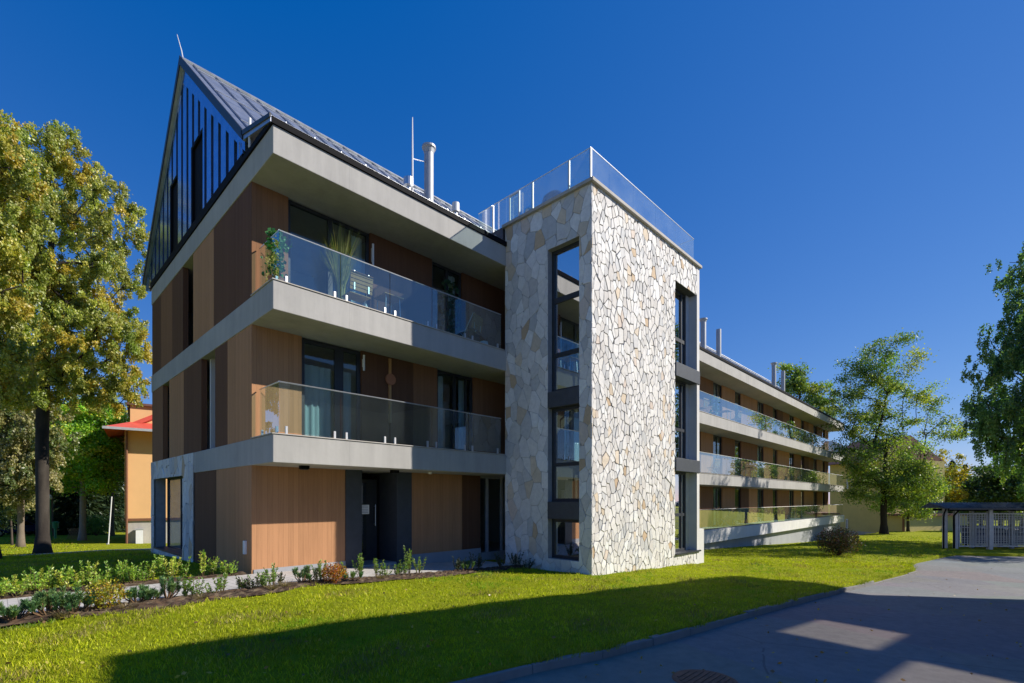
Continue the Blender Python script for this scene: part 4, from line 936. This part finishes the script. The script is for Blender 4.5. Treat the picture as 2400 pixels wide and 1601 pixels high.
def conifer(label, base, h, r, n, pal, group, seed=1, ls=.3):
    rg = np.random.default_rng(seed); e = empty('spruce_tree', base, label, 'tree', group)
    MB().tube([(0, 0, -.3), (0, 0, h*.5), (0, 0, h*.98)], [r*.09, r*.05, .02], 'bark', 8, (.07, .05, .04)).build('trunk', e, smooth=True)
    z = rg.random(n)**1.3; nw = 14; lay = np.floor(z*nw)/nw+rg.random(n)*.25/nw; a = rg.uniform(0, 6.283, n); q = rg.random(n)**.6
    wob = 1+.25*np.sin(a*5+np.floor(z*nw)*2.1)
    rr = r*(1-lay)**.9*q*wob+.05; c = np.stack([rr*np.cos(a), rr*np.sin(a), h*(.06+.94*lay)-rr*.35+rg.normal(0, .12, n)], 1)
    d = np.stack([np.cos(a), np.sin(a), -.45+rg.normal(0, .3, n)], 1)+rg.normal(0, .3, (n, 3)); col = np.array(pal)[rg.integers(0, len(pal), n)]*rg.uniform(.6, 1.35, (n, 1))
    leafmesh('crown', c, ls*rg.uniform(.7, 1.4, n), ls*.35, col, 'needle', e, d); return e
YG_ = [(.46, .47, .08), (.36, .42, .07), (.54, .50, .09), (.25, .33, .055), (.44, .45, .12), (.58, .45, .06), (.40, .44, .10)]
x, y, z, d = W(100, 1298)
tree('birch_tree', 'large yellowing birch with a dark trunk left of the apartment building', (x, y, z), [(130, 430, 100, 130), (275, 560, 62, 150), (225, 800, 105, 120), (90, 740, 120, 150), (110, 580, 140, 170), (290, 740, 45, 120), (150, 350, 50, 60), (50, 880, 100, 75), (170, 895, 95, 65), (300, 830, 45, 110), (250, 905, 65, 50)], d, 520, .30, 210000, .105, .36, YG_, None, .42, .26, (.045, .038, .033), 3, barkalt=(.07, .06, .05))
x, y, z, d = W(-22, 1312)
tree('birch_tree', 'tall yellowing birch cut off by the left edge of the view', (x, y, z), [(-10, 480, 95, 230), (-90, 620, 120, 300), (30, 400, 60, 120), (-20, 800, 90, 140)], d, 260, .24, 100000, .105, .31, YG_, None, .42, .3, (.05, .042, .036), 5)
x, y, z, d = W(193, 1266)
tree('maple_tree', 'bright green maple with a pale trunk left of the peach house', (x, y, z), [(195, 1010, 72, 70), (165, 1090, 60, 65), (235, 1110, 38, 62), (240, 975, 40, 40), (140, 980, 60, 60), (215, 1060, 60, 70)], d, 240, .24, 52000, .18, .36, [(0.247, 0.54, 0.045), (0.383, 0.6, 0.056), (0.585, 0.6, 0.068), (0.18, 0.405, 0.045)], None, 0, .42, (.30, .26, .23), 7)
d = 31.; x, y = camw((48-1200)/FP*d, d); z = float(g(x, y))
tree('willow_tree', 'dull olive brown willow behind the big birch at the left', (x, y, z), [(55, 1040, 65, 100), (15, 1010, 70, 110), (85, 1120, 50, 70), (25, 1130, 65, 70), (110, 1010, 50, 80)], d, 230, .2, 42000, .16, .36, [(0.36, 0.336, 0.144), (0.264, 0.276, 0.12), (0.456, 0.408, 0.192), (0.18, 0.24, 0.084)], None, .5, .25, (.2, .16, .13), 8)
x, y, z, d = W(28, 1278)
tree('young_tree', 'small shaded leafy tree left of the big birch trunk', (x, y, z), [(25, 1150, 45, 60), (50, 1180, 30, 40), (0, 1200, 40, 40)], d, 60, .06, 6000, .11, .25, [(.05, .10, .03), (.07, .13, .04)], None, 0, .2, (.1, .08, .07), 9)
x, y, z, d = W(226, 1256)
def bush(name, label, base, w, h, n, ls, pal, group=None, seed=1, mat='leaf'):
    rg = np.random.default_rng(seed); e = empty(name, base, label, 'shrub', group); m = MB()
    for k in range(10):
        a = rg.uniform(0, 6.28); q = rg.uniform(.2, .8); m.tube([(0, 0, -.03), (w*.25*math.cos(a), w*.25*math.sin(a), h*.4), (w*q*math.cos(a)*.6, w*q*math.sin(a)*.6, h*.85)], [.02*h, .014*h, .006], 'bark', 5, (.12, .08, .06))
    m.build('stems', e)
    v = rg.normal(size=(n, 3)); v /= np.linalg.norm(v, axis=1, keepdims=True); v *= (rg.random((n, 1))**.45); lump = 1+.22*np.sin(v[:, :1]*7+seed)*np.cos(v[:, 1:2]*6)
    c = v*lump*np.array([w/2, w/2, h*.5])+np.array([0, 0, h*.55]); col = np.array(pal)[rg.integers(0, len(pal), n)]*rg.uniform(.65, 1.3, (n, 1))
    leafmesh('foliage', c[c[:, 2] > .02], ls, ls*.6, col[c[:, 2] > .02], mat, e); return e
bush('round_bush', 'round bright green bush beyond the footpath right of the maple trunk', (x, y, z), 60*d/FP, 48*d/FP, 2600, .13, [(.10, .22, .03), (.15, .27, .04)], None, 2)
for i, (px, dd, top) in enumerate(((-40, 52, 860), (25, 60, 900), (85, 50, 980), (135, 58, 960), (180, 48, 1010), (232, 55, 960), (278, 62, 940), (-110, 48, 820))):
    bx, by = camw((px-1200)/FP*dd, dd); bz = float(g(bx, by)); h = (HY-top)/FP*dd+CZ-bz
    conifer('dark spruce in the wood behind the left hand trees, %s from the left' % ORD[[7, 0, 1, 2, 3, 4, 5, 6].index(i)] if False else 'dark spruce in the wood behind the left hand trees, %s from the left' % ORD[[1, 2, 3, 4, 5, 6, 7, 0][i]], (bx, by, bz), h, h*.26, 9000, [(.018, .04, .018), (.03, .055, .022), (.045, .07, .025)], 'spruces in the wood at the left', 20+i, .5)
AG = [(0.156, 0.27, 0.048), (0.23, 0.343, 0.057), (0.116, 0.198, 0.045), (0.335, 0.379, 0.073)]
x, y, z, d = W(2072, 1251)
tree('ash_tree', 'open crowned ash with dark forked trunk on the lawn past the wing', (x, y, z), [(1995, 880, 45, 60), (2075, 850, 75, 62), (2060, 960, 95, 80), (2165, 930, 60, 60), (2205, 1010, 50, 45), (1985, 990, 45, 55), (2100, 1070, 95, 60), (2020, 1110, 55, 70), (2150, 1130, 60, 55), (2240, 1020, 30, 25), (2105, 1180, 60, 35), (2060, 1140, 75, 55), (2125, 1130, 70, 60), (2005, 1050, 55, 60)], d, 300, .30, 46000, .18, .42, AG, None, 0, .32, (.05, .04, .035), 12, lvar=.3, trunk_to=9.0)
dd = 63.; bx, by = camw((1868-1200)/FP*dd, dd)
tree('ash_tree', 'thin ash rising behind the roof at the far end of the wing', (bx, by, -2.6), [(1850, 870, 28, 48), (1885, 910, 38, 40), (1925, 930, 32, 32), (1848, 930, 22, 40), (1830, 980, 30, 60), (1900, 980, 50, 40)], dd, 150, .28, 16000, .26, .42, AG, None, 0, .45, (.08, .065, .055), 13)
dd = 60.; bx, by = camw((2165-1200)/FP*dd, dd)
tree('autumn_tree', 'yellow autumn tree between the ash and the bin shelter', (bx, by, float(g(bx, by))), [(2165, 1135, 75, 55), (2205, 1095, 45, 45), (2150, 1090, 40, 50), (2200, 1160, 60, 30)], dd, 140, .2, 15000, .24, .45, [(0.39, 0.345, 0.045), (0.27, 0.3, 0.045), (0.495, 0.375, 0.03), (0.18, 0.24, 0.045)], None, 0, .2, (.1, .08, .06), 14)
bx, by = camw((2462-1200)/FP*31, 31.)
tree('weeping_birch', 'tall dark drooping birch at the right edge beside the bin shelter', (bx, by, float(g(bx, by))), [(2395, 630, 48, 70), (2415, 760, 75, 90), (2375, 850, 85, 60), (2360, 950, 85, 60), (2380, 1040, 85, 55), (2450, 900, 130, 280), (2330, 985, 60, 35), (2520, 700, 90, 120)], 31., 360, .34, 80000, .15, .40, [(0.096, 0.206, 0.055), (0.138, 0.274, 0.068), (0.191, 0.342, 0.083), (0.077, 0.164, 0.055), (0.274, 0.37, 0.083)], None, .9, .2, (.06, .05, .045), 15)
bx, by = camw((2700-1200)/FP*25.5, 25.5)
tree('shade_tree', 'tall tree beyond the right edge that shades the far lawn', (bx, by, float(g(bx, by))), [(2690, 560, 200, 190), (2640, 760, 200, 190), (2760, 900, 210, 170), (2600, 950, 110, 110)], 25.5, 160, .35, 22000, .22, .5, [(.05, .10, .03), (.08, .14, .035)], None, 0, .25, (.06, .05, .045), 16)
bx, by = camw((2128-1200)/FP*50, 50.)
tree('young_tree', 'leafy light green tree in front of the right part of the yellow house', (bx, by, float(g(bx, by))), [(2112, 1110, 48, 50), (2150, 1150, 48, 50), (2095, 1160, 40, 40), (2135, 1190, 45, 25)], 50., 110, .13, 15000, .19, .4, AG, None, 0, .15, (.07, .06, .05), 17)
for i, (px, dd, top, n) in enumerate(((2232, 70, 1075, 0), (2262, 74, 1085, 0), (2300, 62, 1095, 1), (2345, 56, 1070, 1), (2395, 60, 1040, 1), (2450, 52, 1020, 1), (2110, 82, 1110, 1), (2190, 88, 1120, 1))):
    bx, by = camw((px-1200)/FP*dd, dd); bz = float(g(bx, by)); h = (HY-top)/FP*dd+CZ-bz
    if n == 0: conifer('dark spruce tip showing above the bin shelter, %s from the left' % ORD[i], (bx, by, bz), h, h*.22, 4500, [(.02, .045, .02), (.035, .06, .025)], 'spruces behind the bin shelter', 40+i, .4)
    else: tree('woodland_tree', 'dense green tree in the row behind the bin shelter, %s from the left' % ORD[{6: 0, 7: 1, 2: 2, 3: 3, 4: 4, 5: 5}[i]], (bx, by, bz), [(px, (top+1190)/2, 42, (1190-top)/2), (px+10, (top+1220)/2+10, 50, (1200-top)/2.4)], dd, 60, .2, 8500, .32, .6, [(0.056, 0.119, 0.028), (0.084, 0.154, 0.035), (0.14, 0.196, 0.042), (0.042, 0.084, 0.028)], 'trees behind the bin shelter', 0, .15, (.06, .05, .04), 50+i)
for i, (px_, dd, ells) in enumerate(((118, 44., [(118, 1060, 60, 100), (100, 1000, 50, 60)]), (262, 46., [(262, 1050, 45, 95), (275, 1000, 30, 60)]), (-30, 40., [(-20, 1080, 70, 110)]))):
    bx, by = camw((px_-1200)/FP*dd, dd)
    tree('woodland_tree', 'pale green tree in the wood behind the maple and birch, %s from the left' % ORD[[1, 2, 0][i]], (bx, by, float(g(bx, by))), ells, dd, 90, .2, 15000, .26, .5, [(.16, .20, .05), (.22, .24, .06), (.10, .15, .04)], 'pale trees in the wood at the left', 0, .2, (.12, .1, .08), 70+i)
# the far wood: one mass round the horizon
n = 26000; px = np.where(RNG.random(n) < .5, RNG.uniform(-900, 420, n), RNG.uniform(2020, 3300, n)); dd = RNG.uniform(92, 112, n); r = (px-1200)/FP*dd
X_, Y_ = CX+r*sn+dd*cs, CY-r*cs+dd*sn; hh = (7.5+1.6*np.sin(px*.021)+1.2*np.sin(px*.057+1)); Z_ = -2.5+RNG.random(n)**.7*hh
o = leafmesh('far_wood', np.stack([X_, Y_, Z_], 1), 1.3, .9, np.array([(.03, .06, .02), (.045, .08, .025), (.07, .10, .03), (.10, .12, .03)])[RNG.integers(0, 4, n)]*RNG.uniform(.7, 1.2, (n, 1)), 'leaf'); tag(o, 'dark belt of woodland on the horizon', None, None, 'stuff')

# ------------------------------------------------------------------ shrubs of the beds
def leafy(name, label, loc, h, nst, pal, seed, group, w=.16, ls=.055):
    rg = np.random.default_rng(seed); e = empty(name, loc, label, 'shrub', group); m = MB(); cen = []; dirs = []; col = []
    for k in range(nst):
        a = rg.uniform(0, 6.28); q = rg.uniform(.1, 1)*w; hh = h*rg.uniform(.55, 1.05); p0 = np.array([q*.25*math.cos(a), q*.25*math.sin(a), -.02]); p1 = np.array([q*math.cos(a), q*math.sin(a), hh])
        m.tube([p0, (p0+p1)/2+np.array([0, 0, .02]), p1], [.006, .005, .003], 'bark', 5, (.14, .10, .05))
        nl = int(34*hh/.4)
        t = rg.uniform(.22, 1.0, nl)**.8; an = rg.uniform(0, 6.28, nl); c = p0+(p1-p0)*t[:, None]; dr = np.stack([np.cos(an), np.sin(an), rg.uniform(.2, 1.1, nl)+.8*(t > .9)], 1); dr /= np.linalg.norm(dr, axis=1, keepdims=True)
        cen.append(c+dr*ls*.45); dirs.append(dr); cb = np.array(pal)[rg.integers(len(pal))]; col.append(cb*rg.uniform(.7, 1.3, (nl, 1)))
    m.build('stems', e); cen = np.concatenate(cen); n = len(cen); leafmesh('foliage', cen, ls*rg.uniform(.7, 1.2, n), ls*.36, np.concatenate(col), 'leaf', e, np.concatenate(dirs)); return e
def piney(name, label, loc, h, nst, pal, seed, group, w=.22):
    rg = np.random.default_rng(seed); e = empty(name, loc, label, 'shrub', group); m = MB(); cen = []; dirs = []; col = []
    for k in range(nst):
        a = rg.uniform(0, 6.28); q = rg.uniform(.2, 1)*w; hh = h*rg.uniform(.5, 1.0); p0 = np.array([0, 0, -.02]); p1 = np.array([q*math.cos(a), q*math.sin(a), hh]); pm = np.array([q*.8*math.cos(a), q*.8*math.sin(a), hh*.45])
        m.tube([p0, pm, p1], [.012, .009, .005], 'bark', 5, (.20, .12, .07))
        nl = 130; t = rg.uniform(.0, 1.0, nl)**.7; c = pm+(p1-pm)*t[:, None]; an = rg.uniform(0, 6.28, nl); ax = (p1-pm)/np.linalg.norm(p1-pm); dr = np.stack([np.cos(an), np.sin(an), rg.uniform(-.1, .5, nl)], 1)+ax*.9; dr /= np.linalg.norm(dr, axis=1, keepdims=True)
        cen.append(c+dr*.03); dirs.append(dr); col.append(np.array(pal)[rg.integers(len(pal))]*rg.uniform(.7, 1.3, (nl, 1)))
    m.build('stems', e); cen = np.concatenate(cen); n = len(cen); leafmesh('foliage', cen, .075*rg.uniform(.8, 1.2, n), .008, np.concatenate(col), 'needle', e, np.concatenate(dirs)); return e
LG = [(0.354, 0.562, 0.073), (0.458, 0.6, 0.083), (0.27, 0.458, 0.062), (0.562, 0.6, 0.083)]; MG = [(0.16, 0.304, 0.048), (0.208, 0.352, 0.056), (0.256, 0.368, 0.064)]; PG = [(0.093, 0.204, 0.076), (0.128, 0.238, 0.085), (0.17, 0.272, 0.085)]
rear = [(4, 1.3, .34), (20, 1.45, .42), (44, 1.3, .3), (69, 1.6, .48), (89, 1.4, .46), (103, 1.7, .40), (120, 1.5, .5), (150, 1.45, .5), (166, 1.3, .3), (190, 1.5, .46), (209, 1.7, .58), (226, 1.35, .25), (245, 1.5, .36), (273, 1.55, .5), (293, 1.6, .55), (311, 1.45, .5), (337, 1.5, .42), (355, 1.6, .5), (378, 1.65, .55), (401, 1.5, .5), (431, 1.55, .46), (475, 1.5, .62), (492, 1.6, .42), (528, 1.35, .34), (546, 1.3, .3)]
for i, (px, y, h) in enumerate(rear):
    x = XF(px, y); zz = float(g(x, y))+.02
    leafy('leafy_shrub', 'light green upright leafy shrub in the bed beyond the paved path, %s from the left' % (ORD+['twenty-first', 'twenty-second', 'twenty-third', 'twenty-fourth', 'twenty-fifth'])[i], (x, y, zz), h*.9, 6+i % 4, LG, 100+i, 'shrubs in the bed beyond the path', .21, .06)
front = [(8, -1.0, .3, 'p'), (34, -1.02, .42, 'p'), (112, -1.0, .46, 'p'), (140, -.85, .5, 'p'), (172, -1.0, .5, 'p'), (190, -1.05, .36, 'p'), (245, -1.0, .36, 'by'), (322, -.9, .34, 'p'), (345, -.8, .40, 'p'), (392, -.85, .52, 'p'), (432, -.85, .42, 'l'), (458, -.95, .40, 'l'), (498, -.95, .30, 'l'), (520, -.9, .42, 'l'), (564, -.8, .26, 'l'), (576, -.85, .30, 'd'), (591, -.9, .30, 'd'), (606, -.85, .44, 'l'), (622, -.9, .38, 'l'), (641, -.85, .5, 'l'), (654, -.8, .30, 'd'), (709, -.8, .46, 'p'), (735, -.95, .34, 'd'), (752, -.75, .48, 'l'), (782, -1.0, .34, 'bo'), (806, -.75, .42, 'l'), (826, -.95, .26, 'p'), (846, -.7, .60, 'l'), (884, -.75, .52, 'l'), (900, -.9, .36, 'l'), (930, -.85, .30, 'l'), (946, -.8, .55, 'l'), (960, -.7, .78, 'l'), (982, -.8, .50, 'l'), (1070, -.75, .42, 'k'), (1090, -.9, .36, 'p'), (1118, -.7, .5, 'k'), (1175, -.7, .46, 'k'), (1210, -.75, .44, 'k'), (1235, -1.3, .3, 'k')]
cn = {}
nm = {'p': ('pine_shrub', 'blue green needled dwarf pine in the front bed along the lawn, %s from the left', 'dwarf pines in the front bed'), 'l': ('leafy_shrub', 'mid green leafy seedling in the front bed along the lawn, %s from the left', 'leafy seedlings in the front bed'), 'd': ('leafy_shrub', 'dark leaved small seedling in the front bed along the lawn, %s from the left', 'dark seedlings in the front bed'), 'k': ('leafy_shrub', 'dark shaded shrub at the foot of the stone tower and entrance, %s from the left', 'shaded shrubs by the tower')}
for i, (px, y, h, k) in enumerate(front):
    x = XF(px, y); zz = float(g(x, y))+.02
    if k == 'by': bush('barberry_shrub', 'golden yellow barberry shrub in the front bed beside the paved path', (x, y, zz), .56, h+.06, 1700, .038, [(.45, .40, .02), (.38, .36, .03), (.50, .26, .02), (.22, .28, .03), (.45, .42, .03)], None, 5); continue
    if k == 'bo': bush('barberry_shrub', 'orange red barberry shrub in the front bed before the sunlit wooden wall', (x, y, zz), .5, h+.04, 1400, .038, [(.50, .14, .02), (.48, .22, .02), (.5, .32, .03), (.35, .07, .02)], None, 6); continue
    cn[k] = cn.get(k, -1)+1; a, b, c = nm[k]
    if k == 'p': piney(a, b % ORD[cn[k]], (x, y, zz), h*.7, 11+i % 4, PG, 200+i, c, .27)
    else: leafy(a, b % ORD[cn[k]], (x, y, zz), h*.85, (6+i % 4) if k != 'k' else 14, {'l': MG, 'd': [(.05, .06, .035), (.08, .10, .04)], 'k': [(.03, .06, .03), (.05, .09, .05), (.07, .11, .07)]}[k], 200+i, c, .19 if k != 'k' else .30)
x, y, z, d = W(1965, 1302)
bush('reddish_bush', 'round reddish green bush standing alone on the lawn before the wing', (x, y, z), 92*d/FP, 62*d/FP, 5200, .075, [(.06, .085, .03), (.09, .10, .04), (.15, .08, .04), (.18, .07, .03), (.04, .06, .025)], None, 9)
dry = [(300, -1.2, .12), (640, -1.12, .14), (672, -1.05, .16), (893, -1.0, .14), (150, -1.2, .14), (470, -1.15, .12)]
for i, (px, y, h) in enumerate(dry):
    x = XF(px, y); e = empty('dry_tuft', (x, y, float(g(x, y))+.02), 'flattened tuft of dry straw coloured grass in the front bed, %s from the left' % ORD[[1, 3, 4, 5, 0, 2][i]], 'grass tuft', 'dry tufts in the front bed')
    vs, fs, cc = blades(150, (0, 0, 0), h, .24, lambda r: tuple(np.array((.32, .25, .14))*r.uniform(.5, 1.2)), .005, 30+i); m = MB(); m.add(vs, fs, 'leaf'); m.c = [tuple(c) for c in cc]; m.build('blades', e)

# ------------------------------------------------------------------ grass blades on the near lawn, thinning with distance
def grass(n, d0, d1, h, w, seed, name, label, ymask):
    rg = np.random.default_rng(seed)
    dd = d0+(d1-d0)*rg.random(n)**1.25; q = rg.uniform(-1.55, 1.2, n); r = q*dd
    x = CX+r*sn+dd*cs; y = CY-r*cs+dd*sn
    ok = ymask(x, y); x, y, dd = x[ok], y[ok], dd[ok]; n = len(x)
    pn = np.sin(x*1.9+1.3*np.sin(y*1.7))*np.sin(y*2.3+.9*np.sin(x*1.1)); pn2 = np.sin(x*5.1+y*3.3)*np.sin(y*6.7-x*2.2)
    z = g(x, y)+bumpz(x, y)-.005
    K = 3; x = np.repeat(x, K)+rg.normal(0, .02, n*K); y = np.repeat(y, K)+rg.normal(0, .02, n*K); z = np.repeat(z, K); ds = np.repeat(dd, K); pn = np.repeat(pn, K); pn2 = np.repeat(pn2, K); n *= K
    a = rg.uniform(0, 6.283, n); hh = h*rg.uniform(.5, 1.25, n)*(1+.28*pn+.15*pn2); ln = hh*rg.uniform(.15, .9, n); ww = w*rg.uniform(.6, 1.2, n)*(.65+ds*.055)
    ca, sa = np.cos(a), np.sin(a); b = rg.uniform(0, 6.283, n); cb, sb = np.cos(b)*ww, np.sin(b)*ww
    v = np.stack([np.stack([x-cb, y-sb, z], 1), np.stack([x+cb, y+sb, z], 1), np.stack([x+ca*ln*.45+cb*.7, y+sa*ln*.45+sb*.7, z+hh*.62], 1), np.stack([x+ca*ln, y+sa*ln, z+hh*.95], 1), np.stack([x+ca*ln*.45-cb*.7, y+sa*ln*.45-sb*.7, z+hh*.62], 1)], 1).reshape(-1, 3)
    pal = np.array([(.34, .41, .012), (.41, .47, .016), (.49, .52, .024), (.25, .34, .012), (.56, .50, .10), (.45, .49, .02)]); ci = rg.integers(0, 6, n); ci = np.where((ci == 4) & (pn < .1), 1, ci); col = pal[ci]*rg.uniform(.75, 1.25, (n, 1))*(1+.12*pn2[:, None])
    col = np.where((pn[:, None] > .62) & (rg.random((n, 1)) < .5), np.array((.34, .29, .10))*rg.uniform(.7, 1.1, (n, 1)), col)
    lo = np.sin(x*.83+1.7*np.sin(y*.61))*np.sin(y*1.07+1.1*np.sin(x*.52+.6)); lo2 = np.sin(x*2.7-y*1.9)*np.sin(y*3.1+x*1.3)
    col = col*(1+.16*lo[:, None]*np.array([1.25, 1., .8])+.10*lo2[:, None])
    cl = (lo < -.45) & (lo2 > .1); col = np.where(cl[:, None], col*np.array([.62, .86, 1.]), col)
    me = bpy.data.meshes.new(name); me.vertices.add(5*n); me.vertices.foreach_set('co', v.astype('f').ravel()); me.loops.add(5*n); me.loops.foreach_set('vertex_index', np.arange(5*n, dtype='i')); me.polygons.add(n); me.polygons.foreach_set('loop_start', np.arange(0, 5*n, 5, dtype='i'))
    at_ = me.color_attributes.new('col', 'FLOAT_COLOR', 'POINT'); at_.data.foreach_set('color', np.repeat(np.concatenate([np.clip(col, 0, 1), np.ones((n, 1))], 1), 5, 0).astype('f').ravel())
    me.materials.append(M['grass']); me.update(calc_edges=True); o = bpy.data.objects.new(name, me); C.objects.link(o); return tag(o, label, None, None, 'stuff')
def gm(x, y):
    ok = y > kerby(x)+.02
    ok &= ~((x < 6.7) & (y > BFv(x)+.04) & (y < 2.0)); ok &= ~((x > -.08) & (y > -.1)); ok &= ~((x > 6.55) & (x < 13.3) & (y > TY-.0)); ok &= ~((x > 13) & (x < 13.7) & (y > TY-.05)); return ok
BFv = lambda x: -1.28+.14*np.sin(x*1.1+.5)+.07*np.sin(x*3.3)+np.where(x > 2.6, .18*np.minimum(1, x-2.6), 0)
grass(98000, 3.2, 19., .052, .0042, 5, 'grass', 'short green grass of the lawn in front of the building', gm)
grass(26000, 17., 40., .06, .008, 6, 'grass', 'sunlit short grass of the lawn in front of the long wing', gm)

n = 650; rgl = np.random.default_rng(77); dd = 4.2+26*rgl.random(n)**1.6; r = rgl.uniform(-1.1, 1.1, n)*dd; x = CX+r*sn+dd*cs; y = CY-r*cs+dd*sn; ok = gm(x, y) | (y < kerby(x)-.1); x, y = x[ok], y[ok]
onroad = y < kerby(x); z = g(x, y)+np.where(onroad, -.093, .045)+bumpz(x, y)*(~onroad); n = len(x); dr = rgl.normal(0, 1, (n, 3)); dr[:, 2] *= .25
RNG = np.random.default_rng(3)
o = leafmesh('fallen_leaves', np.stack([x, y, z+.01], 1), rgl.uniform(.03, .065, n), rgl.uniform(.02, .04, n), np.array([(.45, .33, .05), (.35, .20, .05), (.5, .42, .08), (.24, .14, .06)])[rgl.integers(0, 4, n)], 'leaf', None, dr); tag(o, 'scattered fallen yellow leaves on the lawn and road', None, None, 'stuff')

# ragged grass along the kerb
rg = np.random.default_rng(91); vs, fs, cc = [], [], []
for i in range(900):
    x = rg.uniform(-2.5, 20)**1.0; dens = .5+.5*math.sin(x*2.3+1.2*math.sin(x*5.1))
    if rg.random() > dens: continue
    y = float(kerby(x))+rg.uniform(-.03, .10); b = (x, y, float(g(x, y))-.01)
    v, f, c = blades(7, b, rg.uniform(.05, .12), .09, lambda r: tuple(np.array(((.30, .38, .02), (.22, .30, .02), (.42, .40, .06))[r.integers(3)])*r.uniform(.6, 1.2)), .005, 1000+i)
    k = len(vs); vs += v; cc += c; fs += [tuple(k+q for q in t) for t in f]
m = MB(); m.add(vs, fs, 'grass'); m.c = [tuple(c) for c in cc]; tag(m.build('kerb_grass'), 'ragged longer grass growing over the kerb', None, None, 'stuff')
# ------------------------------------------------------------------ light, sky, camera
EL = R(35.0); sd = Vector((.737*math.cos(EL), -.676*math.cos(EL), math.sin(EL))).normalized()
L = bpy.data.lights.new('sun', 'SUN'); L.energy = 4.0; L.angle = R(.53); L.color = (1., .93, .82)
lo = bpy.data.objects.new('sun', L); C.objects.link(lo); lo.rotation_euler = sd.to_track_quat('Z', 'Y').to_euler()
w = bpy.data.worlds.new('World'); sc.world = w; w.use_nodes = True; nt = w.node_tree; nt.nodes.clear()
sk = nt.nodes.new('ShaderNodeTexSky'); sk.sky_type = 'NISHITA'; sk.sun_disc = False; sk.sun_elevation = EL; sk.sun_rotation = math.atan2(sd.x, sd.y)
sk.altitude = 900; sk.air_density = 1.0; sk.dust_density = .0; sk.ozone_density = 10
def mth(op, a, b):
    o = nt.nodes.new('ShaderNodeMath'); o.operation = op; o.use_clamp = False
    for k, v in enumerate((a, b)):
        if isinstance(v, bpy.types.NodeSocket): nt.links.new(v, o.inputs[k])
        else: o.inputs[k].default_value = v
    return o.outputs[0]
# grade of the sky as a polarising filter gives it: deeper away from the sun, paler near the horizon
sp_ = nt.nodes.new('ShaderNodeSeparateColor'); nt.links.new(sk.outputs[0], sp_.inputs[0]); cb_ = nt.nodes.new('ShaderNodeCombineColor')
r_, g_, b_ = (mth('MULTIPLY', o, .157) for o in sp_.outputs)
nt.links.new(mth('MULTIPLY', mth('MAXIMUM', mth('SUBTRACT', r_, .052), .0015), 3.6), cb_.inputs[0])
nt.links.new(mth('MULTIPLY', mth('POWER', g_, .88), 2.45), cb_.inputs[1])
nt.links.new(mth('MULTIPLY', mth('POWER', b_, .52), 2.9), cb_.inputs[2])
bg = nt.nodes.new('ShaderNodeBackground'); bg.inputs[1].default_value = .15; ou = nt.nodes.new('ShaderNodeOutputWorld')
nt.links.new(cb_.outputs[0], bg.inputs[0]); nt.links.new(bg.outputs[0], ou.inputs[0])
cam = bpy.data.cameras.new('camera'); cam.lens = 36*FP/2400; cam.sensor_width = 36; cam.shift_x = 0; cam.shift_y = (HY-800.5)/2400; cam.clip_end = 3000; cam.clip_start = .05
co = bpy.data.objects.new('camera', cam); C.objects.link(co); co.location = (CX, CY, CZ)
co.rotation_euler = (R(90), 0, math.atan2(-cs, sn)); sc.camera = co
vs_ = sc.view_settings; vs_.view_transform = 'Standard'; vs_.look = 'None'; vs_.gamma = 1; vs_.exposure = .72; vs_.use_curve_mapping = False
cy = sc.cycles; cy.use_denoising = True; cy.max_bounces = 8; cy.diffuse_bounces = 4; cy.glossy_bounces = 4; cy.transparent_max_bounces = 24; cy.transmission_bounces = 6; cy.caustics_reflective = False; cy.caustics_refractive = False; cy.sample_clamp_indirect = 8
